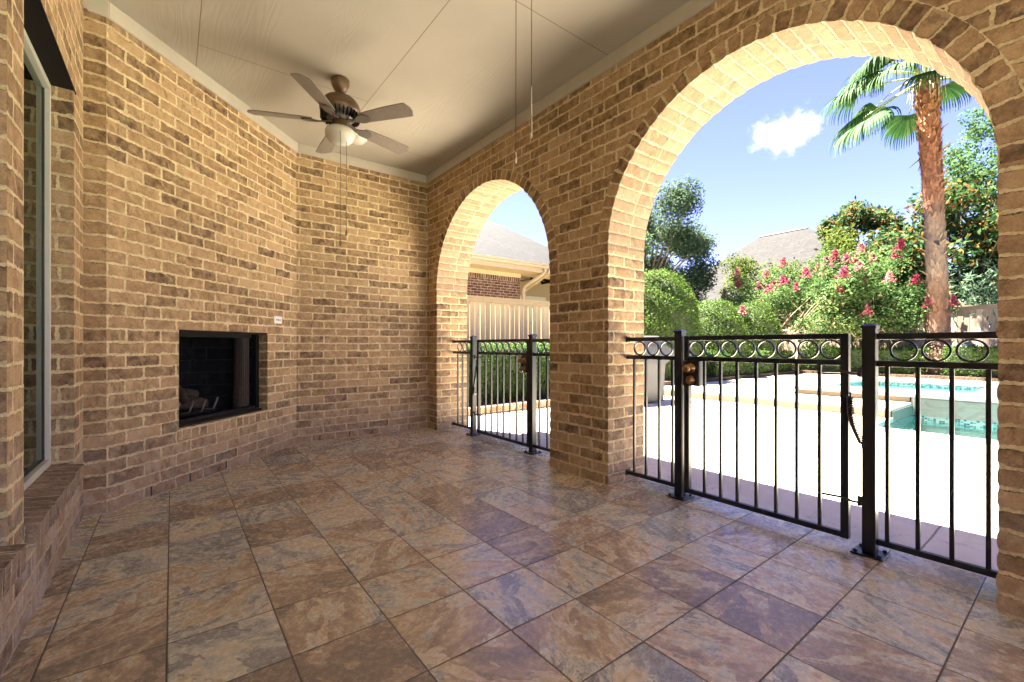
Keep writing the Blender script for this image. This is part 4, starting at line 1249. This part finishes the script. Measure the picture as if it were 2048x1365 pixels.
def tree(name, label, cat, base, h_trunk, r_trunk, cl, n, size, leaf, bark=M_bark, group=None, aspect=.5, lvf=None, multi=0, droop=None, shell=.5):
    o = empty(name, base); tag(o, label, cat, group)
    b = B()
    if multi:
        for k in range(multi):
            a = 2 * math.pi * k / multi + random.uniform(-.3, .3); l = random.uniform(.5, .9)
            p1 = (.12 * math.cos(a), .12 * math.sin(a), 0); p2 = (l * .45 * math.cos(a), l * .45 * math.sin(a), h_trunk * .5); p3 = (l * math.cos(a), l * math.sin(a), h_trunk)
            b.tube([p1, p2, p3], [r_trunk, r_trunk * .8, r_trunk * .6], 8)
            for c in cl[k::multi][:6]: limbs(b, p3, [c[:3]], r_trunk * .5)
    else:
        top = (random.uniform(-.1, .1), random.uniform(-.1, .1), h_trunk)
        b.tube([(0, 0, -.1), (.03, .02, h_trunk * .5), top], [r_trunk * 1.25, r_trunk, r_trunk * .8], 10)
        limbs(b, top, [c[:3] for c in cl[:40]], r_trunk * .5)
    b.build("trunk", bark, o, smooth=True)
    crown("crown", cl, n, size, leaf, o, aspect, lvf, droop, shell=shell)
    return o

# live oak beyond the left fence
tree("oak_tree", "grey-green fine-leaved tree rising behind the largest dome bush", "tree", (15.6, 11.3, 0), 2.8, .22,
     make_clumps(60, (.1, .0, 4.9), (2.7, 2.7, 2.7), .45, .9, .85, seed=3), 62000, .12, L_oak, group="trees beyond the yard fence", aspect=.45)
# crape myrtles
def myrtle(label, base, ext, cz, n, nfl, seed):
    cl = make_clumps(40, (0, 0, cz), ext, .35, .75, .9, low=-.7, seed=seed)
    rs = np.random.default_rng(seed + 50)
    arms = []
    for k in range(16):                                  # long arching shoots
        a = rs.uniform(0, 2 * np.pi); el = rs.uniform(-.15, 1.0); L = rs.uniform(1.0, 1.35)
        e = np.array([math.cos(a) * math.cos(el) * ext[0], math.sin(a) * math.cos(el) * ext[1], math.sin(el) * ext[2]]) * L
        for t in (.75, .9, 1.0):
            q = e * t; arms.append((q[0], q[1], cz + q[2] - .25 * t * t, .2, .2, .14))
    o = tree("crape_myrtle", label, "tree", base, 1.0, .05, cl + arms, n, .085, L_myr, bark=M_smoothbark, group="pink crape myrtles", multi=6, aspect=.55)
    ends = [arms[i] for i in range(2, len(arms), 3)]
    extra = [c for c in cl if c[2] > cz][:max(0, nfl - len(ends))]
    for c in (ends + extra)[:nfl]:
        m = 130; t = rs.uniform(0, 1, m)
        P = np.stack([c[0] + rs.normal(0, 1, m).clip(-1.4, 1.4) * .075 * (1.15 - t), c[1] + rs.normal(0, 1, m).clip(-1.6, 1.6) * .075 * (1.15 - t), c[2] + c[5] * .7 + t * .30], 1)
        quads_obj("flower_cluster", leaf_quads(P, rs.normal(0, 1, (m, 3)), .07, .9, 1), L_flower, np.clip(rs.normal(rs.uniform(.1, .95), .2, m), 0, 1), o)
    return o
myrtle("crape myrtle with the most pink blossom, spreading right of the dome bushes", (17.4, 6.35, .2), (2.1, 2.2, 1.62), 2.1, 34000, 44, 11)
myrtle("greener crape myrtle standing left of the palm trunk", (18.2, 4.75, .2), (1.6, 1.7, 1.8), 2.25, 26000, 24, 23)

# shrubs and trees beyond the back fence
tree("evergreen_shrub", "yellow-green rounded evergreen standing in front of the grey roof", "tree", (22.5, 9.0, 0), 1.5, .14,
     make_clumps(30, (0, .6, 3.55), (1.9, 2.0, 2.0), .4, .75, seed=31), 9500, .12, L_lig, group="trees beyond the yard fence")
tree("evergreen_shrub", "yellow-green evergreen mass left of the palm below the bronze-leaved tree", "tree", (22.5, 6.0, 0), 1.5, .14,
     make_clumps(40, (0, 0, 3.6), (1.9, 2.2, 2.2), .5, .9, seed=32), 20000, .12, L_lig, group="trees beyond the yard fence")
def mag_lv(P, d, idx):
    n = len(P); under = rng.uniform(0, 1, n) < .24
    return np.where(under, rng.uniform(.62, 1.0, n), rng.uniform(0, .45, n))
tree("magnolia_tree", "magnolia with rusty leaf undersides rising left of the palm trunk", "tree", (24.2, 6.0, 0), 3.2, .16,
     make_clumps(30, (0, .3, 5.6), (1.3, 1.9, 1.75), .35, .65, seed=41), 10000, .21, L_mag, group="magnolias behind the back fence", aspect=.45, lvf=mag_lv)
tree("magnolia_tree", "magnolia with many bronze leaves directly behind and right of the palm trunk", "tree", (22.4, 3.0, 0), 1.6, .11,
     make_clumps(80, (0, .2, 3.9), (1.7, 2.7, 3.0), .45, .8, low=-1, seed=42), 20000, .21, L_mag, group="magnolias behind the back fence", aspect=.45, lvf=mag_lv)
tree("shade_tree", "tall bright green tree at the right edge of the near arch", "tree", (24.0, 1.5, 0), 3.0, .2,
     make_clumps(60, (0, .3, 6.2), (2.0, 2.6, 3.9), .45, .9, low=-.8, seed=51), 24000, .13, L_elm, group="trees beyond the yard fence")
# oleander
o = empty("oleander_shrub", (20.6, 1.95, 0)); tag(o, "pale narrow-leaved oleander leaning over the back fence at the right edge", "shrub")
n = 1600; Vs = []; lvs = []
for k in range(n):
    c = rng.normal(0, 1, 3) * np.array([.45, .75, .5]) + np.array([0, 0, 2.55])
    d = unit(rng.normal(0, 1, 3) + np.array([0, 0, .5])); sd = unit(np.cross(d, rng.normal(0, 1, 3))); L = rng.uniform(.2, .34)
    Vs.append([c, c + d * L * .4 + sd * .022, c + d * L, c + d * L * .4 - sd * .022]); lvs.append(rng.uniform(0, 1))
quads_obj("foliage", Vs, L_ole, lvs, o)
b = B()
for k in range(9):
    a = random.uniform(0, 6.28); b.tube([(0, 0, 0), (.15 * math.cos(a), .2 * math.sin(a), 1.2), (.4 * math.cos(a), .6 * math.sin(a), 2.6)], [.03, .02, .008], 6)
b.build("stem", M_bark, o)

# ------------------------------------------------------------------ palm
PX, PY, PZ0, PH = 18.0, 2.95, .2, 8.75
RV = Vector((math.cos(.6518), -math.sin(.6518), 0))      # across the yard
FV = Vector((math.sin(.6518), math.cos(.6518), 0))
palm = empty("palm_tree", (PX, PY, PZ0)); tag(palm, "tall fan palm with shaggy reddish trunk by the back fence", "palm tree")
def palm_trunk_mat():
    g = G("shaggy_palm_trunk")
    p = g.sep(g.obj())
    t = g.math('DIVIDE', g.math('ADD', p[2], g.math('MULTIPLY', g.math('SUBTRACT', g.noise(g.obj(), 1.1, 3), .5), 1.6)), PH)
    n = g.noise(g.vmath('MULTIPLY', g.obj(), (1, 1, .5)), 16, 5, .7)
    c = g.ramp(t, [(0.0, (.12, .085, .062)), (.25, (.12, .066, .042)), (.36, (.165, .118, .085)), (.5, (.165, .113, .083)), (.62, (.165, .072, .042)), (.85, (.17, .064, .030)), (.97, (.12, .058, .027))])
    f = g.math('ADD', .62, g.math('ADD', g.math('MULTIPLY', n, .35), g.math('MULTIPLY', g.attr("lv"), .45)))
    c = g.mix(1.0, c, g.comb(f, f, f), 'MULTIPLY')
    g.bump(n, .02)
    return g.base(c, .9, .15)
M_ptrunk = palm_trunk_mat()
def palm_r(t):
    return float(np.interp(t, [0, .12, .3, .55, .85, 1], [.33, .29, .255, .225, .25, .265]))
def axis(z):
    t = z / PH
    return RV * (.18 - .32 * t + .05 * math.sin(t * 4)), palm_r(t)
b = B(); pts = []; rad = []
for i in range(40):
    z = PH * i / 39; a, r = axis(z); pts.append((a.x, a.y, z)); rad.append(r * .94)
b.tube(pts, rad, 20); trunk = b.build("trunk", M_ptrunk, palm, smooth=True)
V = []; lv = []
n = 2600
for k in range(n):                                       # split leaf bases, pointing up and out
    z = PH * (random.random() ** .85) * .995; a, r = axis(z); w = random.uniform(0, 2 * math.pi)
    t = z / PH
    out = Vector((math.cos(w), math.sin(w), 0)); sd = Vector((-math.sin(w), math.cos(w), 0))
    L = random.uniform(.10, .24) * (1.0 if t > .3 else 1.1); ww = random.uniform(.03, .075)
    p = a + out * (r * .93) + Vector((0, 0, z)); tilt = random.uniform(-.5, .6)
    spread = random.uniform(.06, .45) * float(np.interp(t, [0, .3, .6, 1], [.6, .35, .6, 1.3]))
    if random.random() < .02: spread = 1.0; L *= 1.3
    up = Vector((0, 0, 1)) if random.random() < (.85 if t > .15 else .4) else Vector((0, 0, -1))
    tip = p + up * L * (1 - .3 * spread) + out * L * spread + sd * tilt * .09
    V.append([p - sd * ww, p + sd * ww, tip + sd * ww * .35, tip - sd * ww * .25]); lv.append(random.random())
quads_obj("leaf_base", V, M_ptrunk, lv, palm)
def frond(right, fwd, up, pet, droop, length, name="frond", spread=100, twist=0.0, nseg=44):
    d = (RV * right + FV * fwd + Vector((0, 0, up))).normalized()
    a, r = axis(PH)
    p0 = a + Vector((0, 0, PH + random.uniform(-.1, .15))) + d * .1
    # petiole
    pts = []
    for i in range(8):
        t = i / 7; pts.append(p0 + d * pet * t + Vector((0, 0, -droop * pet * t * t)))
    e = pts[-1]; dd = (pts[-1] - pts[-2]).normalized()
    b = B(); b.tube(pts, [.035 - .02 * i / 7 for i in range(8)], 6)
    pe = b.build("petiole", M_petiole, None, smooth=True)
    sd = dd.cross(Vector((0, 0, 1)))
    if sd.length < .05: sd = RV.copy()
    sd.normalize(); nn = sd.cross(dd).normalized()
    q = Matrix.Rotation(twist, 3, dd); sd = q @ sd; nn = q @ nn
    V = []; lv = []
    for k in range(nseg):
        f = k / (nseg - 1) * 2 - 1
        ang = R(spread) * f
        dirv = (dd * math.cos(ang) + sd * math.sin(ang) + nn * (.16 * (1 - abs(f))) ).normalized()
        L = length * (1 - .22 * abs(f)) * random.uniform(.93, 1.06)
        side = nn.cross(dirv).normalized()
        fold = (-1) ** k * .18
        prevc = None; m = 9
        g = random.uniform(.32, .58) * (1 + .4 * abs(f)); shade = min(1, max(0, random.gauss(.42, .18)))
        c = e.copy(); gg = min(1.0, .55 + g)
        for i in range(m + 1):
            t = i / m
            if i:
                a_ = gg * max(0, (t - .28) / .72) ** 1.3
                c = c + (dirv * (1 - a_) + Vector((0, 0, -1)) * a_).normalized() * (L / m)
            w = L * R(spread) / nseg * (min(t, .5) * 1.35) * (1 if t < .5 else max(.06, 1 - (t - .5) * 1.9)) + .004
            s2 = (side + nn * fold).normalized()
            cur = ((c - s2 * w).copy(), (c + s2 * w).copy())
            if prevc is not None:
                V.append([prevc[0], prevc[1], cur[1], cur[0]]); lv.append(min(1, shade + (.18 if t > .9 else 0) + .06 * (t > .6)))
            prevc = cur
    fr = quads_obj(name, V, L_palm, lv, palm)
    pe.parent = fr
    return fr
M_petiole = plain("yellow_green_petiole", (.17, .20, .06), .5)
for args in ((-.92, -.1, -.36, 1.9, .22, 1.5), (-.95, .2, .10, 1.6, .22, 1.55), (-.85, -.5, .32, 1.45, .35, 1.5), (-.55, -.8, .10, 1.0, .35, 1.25), (-.7, .5, -.35, 1.5, .1, 1.4),
             (-.75, -.25, .55, 1.6, .35, 1.4), (.95, -.2, .20, 2.1, .34, 1.5), (.8, .5, .45, 1.5, .35, 1.2), (.15, -.95, .35, 1.1, .45, 1.1),
             (-.95, -.2, .62, 1.5, .35, 1.4), (-.45, -.7, .45, 1.2, .4, 1.25), (-.3, .9, .2, 1.3, .4, 1.2), (.4, .85, -.1, 1.3, .3, 1.2), (.3, -.6, .9, 1.4, .25, 1.2), (-.35, -.3, 1.1, 1.4, .2, 1.2), (.0, .3, 1.3, 1.4, .1, 1.2),
             (-.6, .5, .7, 1.4, .3, 1.2), (.6, -.2, .85, 1.4, .3, 1.2), (-.9, .1, .32, 1.6, .35, 1.25), (.7, -.7, .25, 1.3, .35, 1.15)):
    frond(*args)
# hanging dry fibres under the crown
b = B()
for k in range(26):
    w = random.uniform(0, 6.28); a, r = axis(PH - .05); p = a + Vector((math.cos(w) * r, math.sin(w) * r, PH - random.uniform(0, .2)))
    o_ = Vector((math.cos(w), math.sin(w), 0)) * random.uniform(.03, .16)
    b.tube([p, p + o_ + Vector((0, 0, -.15)), p + o_ * 1.2 + Vector((0, 0, -random.uniform(.3, .7)))], [.008, .006, .003], 4)
b.build("hanging_fibre", plain("pale_fibre", (.42, .36, .22), .8), palm)

# ================================================================== BARBECUE COVER
gc = empty("covered_grill", (7.05, 5.28, PZ), R(-8)); tag(gc, "barbecue grill under a grey fitted cover on the patio behind the pillar", "grill")
b = B()
def body(sec):
    n = len(sec)
    for (x0, x1, y0, y1, z), (u0, u1, v0, v1, w) in zip(sec[:-1], sec[1:]):
        A_ = [(x0, y0, z), (x1, y0, z), (x1, y1, z), (x0, y1, z)]; B_ = [(u0, v0, w), (u1, v0, w), (u1, v1, w), (u0, v1, w)]
        for i in range(4):
            j = (i + 1) % 4; b.face([A_[i], A_[j], B_[j], B_[i]])
    x0, x1, y0, y1, z = sec[-1]; b.face([(x0, y0, z), (x1, y0, z), (x1, y1, z), (x0, y1, z)])
body([(-.36, .36, -.30, .30, .03), (-.37, .37, -.31, .31, .55), (-.38, .38, -.32, .32, .72), (-.66, .66, -.32, .32, .88), (-.66, .66, -.31, .31, .97), (-.46, .46, -.30, .30, 1.05), (-.42, .42, -.26, .26, 1.18), (-.34, .34, -.16, .16, 1.255)])
b.build("cover", M_cover, gc, bevel=.025)
for x in (-.3, .3):
    b = B(); b.lathe([(.001, -.02), (.04, -.02), (.045, 0), (.04, .02), (.001, .02)], 14, Matrix.Translation((x, -.22, .0455)) @ Matrix.Rotation(R(90), 4, 'Y')); b.build("caster", M_steel, gc)

# ================================================================== NEIGHBOUR HOUSE (left)
nh = empty("neighbour_house", (6, 10.8, 0)); tag(nh, "dark red brick house with grey shingle roof and cream gutter beyond the left fence", "house")
def NP(x, y, z): return (x - 6, y - 10.8, z)
YW = 10.8
xe = 8.55                                   # end of brick wall, covered patio beyond
EZ, EY = 3.52, 10.1
b = B()
b.face([NP(-3, YW, 0), NP(xe, YW, 0), NP(xe, YW, 2.98), NP(-3, YW, 2.98)], [(0, 0), (xe + 3, 0), (xe + 3, 2.98), (0, 2.98)])
b.face([NP(xe, YW, 0), NP(xe, 14, 0), NP(xe, 14, 3.79), NP(xe, YW, 3.79)], [(0, 0), (3.2, 0), (3.2, 3.79), (0, 3.79)])
b.build("wall", M_nbrick, nh)
b = B(); b.face([NP(-3, YW - .003, 2.98), NP(xe, YW - .003, 2.98), NP(xe, YW - .003, 3.23), NP(-3, YW - .003, 3.23)], [(0, 0), (xe + 3, 0), (xe + 3, .25), (0, .25)])
b.build("soldier_course", M_nsoldier, nh)
b = B(); b.box(NP(-3, EY + .10, 3.235), NP(xe, YW + .3, 3.25)); b.box(NP(xe, EY + .10, 3.235), NP(11.5, EY + .95, 3.25)); b.box(NP(xe, EY + .91, 3.25), NP(11.5, EY + .95, 3.80)); b.box(NP(xe, EY + .95, 3.80), NP(13, YW + 4, 3.83)); b.box(NP(-3, YW - .03, 3.12), NP(xe + .02, YW + .0, 3.235)); b.build("soffit", M_creamdark, nh)
b = B()
for xa, xb in ((-3, 11.5),):
    b.box(NP(xa, EY + .06, 3.235), NP(xb, EY + .10, 3.44))
b.build("fascia", M_cream, nh)
b = B(); prof = [(0.06, .0), (-.03, .0), (-.055, .06), (-.05, .09), (-.065, .13)]
for (ya, za), (yb_, zb) in zip(prof[:-1], prof[1:]):
    b.face([NP(-3, EY + ya, 3.36 + za), NP(11.5, EY + ya, 3.36 + za), NP(11.5, EY + yb_, 3.36 + zb), NP(-3, EY + yb_, 3.36 + zb)])
b.build("gutter", M_cream, nh)
RZ, RY = 6.45, 15.6
b = B(); sl = math.hypot(RY - EY, RZ - 3.46)
b.face([NP(-3.2, EY - .03, 3.46), NP(11.7, EY - .03, 3.46), NP(10.2, RY, RZ), NP(-1, RY, RZ)], [(0, 0), (14.9, 0), (13.4, sl), (2.2, sl)])
b.face([NP(11.7, EY - .03, 3.46), NP(11.7, 21, 3.46), NP(10.2, RY, RZ)], [(0, 0), (11, 0), (5.5, 3.5)])
b.face([NP(-3.2, EY - .03, 3.44), NP(11.7, EY - .03, 3.44), NP(11.7, EY + .06, 3.44), NP(-3.2, EY + .06, 3.44)])
roof = b.build("roof", M_shingle, nh)
b = B(); b.tube([NP(-1, RY, RZ), NP(10.2, RY, RZ)], .06, 6); b.build("ridge_cap", M_ridge, roof)
xd = xe + .08
for dx, dy, o2 in ((0, 0, 0), (.28, .0, .3)):
    b = B()
    pth = [(xd + .35 + dx * .6, EY + .0, 3.36), (xd + .35 + dx * .6, EY + .02, 3.25), (xd + .02 + dx, YW - .12 + (.2 if o2 else 0), 2.85), (xd + dx, YW - .08 + (.25 if o2 else 0), 2.72 if not o2 else 2.78)] + ([(xd, YW - .08, .1)] if not o2 else [])
    b.tube([NP(*p) for p in pth], .058, 8); b.build("downspout", M_cream, nh, smooth=False)
b = B(); b.tube([NP(6.52, YW - .05, 0), NP(6.52, YW - .05, 3.23)], .02, 6); b.box(NP(6.55, YW - .09, 2.30), NP(6.70, YW - .01, 2.42)); b.build("conduit", M_plate, nh)
# covered patio of the neighbour
b = B(); b.box(NP(xe + .01, YW + 2.6, 0), NP(13, YW + 2.7, 3.79)); b.build("back_wall", M_cream, nh)
b = B(); b.box(NP(10.6, YW - .02, 0), NP(11.0, YW + .38, 3.23)); b.build("column", M_nbrick, nh)
b = B(); b.box(NP(9.6, YW + 2.56, .9), NP(11.9, YW + 2.599, 2.95)); b.build("window", M_white, nh)
nf = empty("patio_fan", (9.80, 11.6, 3.79)); tag(nf, "small dark ceiling fan with amber bowl under the neighbour's patio roof", "ceiling fan")
b = B(); b.tube([(0, 0, 0), (0, 0, -.38)], .015, 8); b.build("downrod", M_steel, nf)
b = B(); b.lathe([(.02, -.36), (.12, -.38), (.17, -.44), (.14, -.52), (.06, -.55)], 20); b.build("motor_housing", M_steel, nf, smooth=True)
b = B(); b.lathe([(.06, -.55), (.16, -.57), (.13, -.65), (.05, -.69), (.001, -.70)], 20); b.build("light_globe", plain("amber_glass", (.5, .35, .16), .3), nf, smooth=True)
for k in range(5):
    b = B(); b.box((.16, -.065, -.50), (.68, .065, -.49), Matrix.Rotation(.25 + k * 1.2566, 4, 'Z') @ Matrix.Translation((0, 0, -.0)) @ Matrix.Rotation(R(10), 4, 'X')); b.build("blade", M_blade, nf)

# ================================================================== FAR HOUSE
fh = empty("far_house", (32, 12, 0)); tag(fh, "distant house showing only its big grey hipped shingle roof above the shrubs", "house")
def HP(x, y, z): return (x - 32, y - 12, z)
b = B()
rz, e = 8.45, 4.9
r0, r1 = (32, 11.05, rz), (32, 13.95, rz - .02)
c = [(23.8, 3.9, 2.85), (23.8, 18.6, 2.85), (40.2, 18.6, 2.85), (40.2, 3.9, 2.85)]
def rf(pts):
    P = [Vector(p) for p in pts]; u = (P[1] - P[0]).normalized(); n_ = (P[1] - P[0]).cross(P[2] - P[0]).normalized(); v = n_.cross(u)
    b.face([HP(*p) for p in pts], [((p - P[0]).dot(u), (p - P[0]).dot(v)) for p in P])
rf([c[0], c[1], r1, r0]); rf([c[1], c[2], r1]); rf([c[2], c[3], r0, r1]); rf([c[3], c[0], r0])
fr = b.build("roof", M_shingle2, fh)
b = B(); b.tube([HP(*r0), HP(*r1)], .09, 6); b.build("ridge_cap", M_ridge, fr)
b = B(); b.box(HP(24.6, 4.7, 0), HP(39.4, 17.8, 2.85)); b.build("wall", M_nbrick, fh)
for y, zt in ((17.6, 6.3), (16.8, 6.75)):
    b = B(); b.tube([HP(27.2, y, 4.2), HP(27.2, y, zt - .55)], .06, 8); b.build("vent_pipe", M_bracket, fr)

# ================================================================== CLOUD
def cloud_mat():
    g = G("cumulus_vapour")
    g.n.remove(g.bsdf)
    pv = g.node("ShaderNodeVolumePrincipled")
    pv.inputs["Color"].default_value = (0.33, 0.34, 0.36, 1); pv.inputs["Anisotropy"].default_value = 0.2
    tc = g.node("ShaderNodeTexCoord").outputs["Object"]
    n = g.noise(tc, .06, 7, .68)
    ln = g.node("ShaderNodeVectorMath", operation='LENGTH'); g.link(g.vmath('MULTIPLY', tc, (1 / 39, 1 / 39, 1 / 19.5)), ln.inputs[0])
    d = g.math('SUBTRACT', g.math('ADD', g.math('MULTIPLY', n, 2.6), -.52), g.math('MULTIPLY', ln.outputs["Value"], 1.0))
    d = g.math('MULTIPLY', g.smooth(d, .03, .75), .10)
    g.link(d, pv.inputs["Density"])
    g.link(pv.outputs[0], g.out.inputs["Volume"])
    return g.m
dirc = FV * 1 + RV * ((1570 - 1024) / 890.6) + Vector((0, 0, (690.3 - 268) / 890.6))
cp = dirc * 420 + Vector((0, 0, CAM_H))
b = B(); prof = [(.001, -1)] + [(math.cos(t), math.sin(t)) for t in np.linspace(-1.4, 1.4, 14)] + [(.001, 1)]
b.lathe(prof, 32, Matrix.Rotation(-.6518, 4, 'Z') @ Matrix.Diagonal((48, 44, 27, 1)))
cl_o = b.build("cloud", cloud_mat()); cl_o.location = cp
tag(cl_o, "single small white puffy cloud in the blue sky", "cloud")
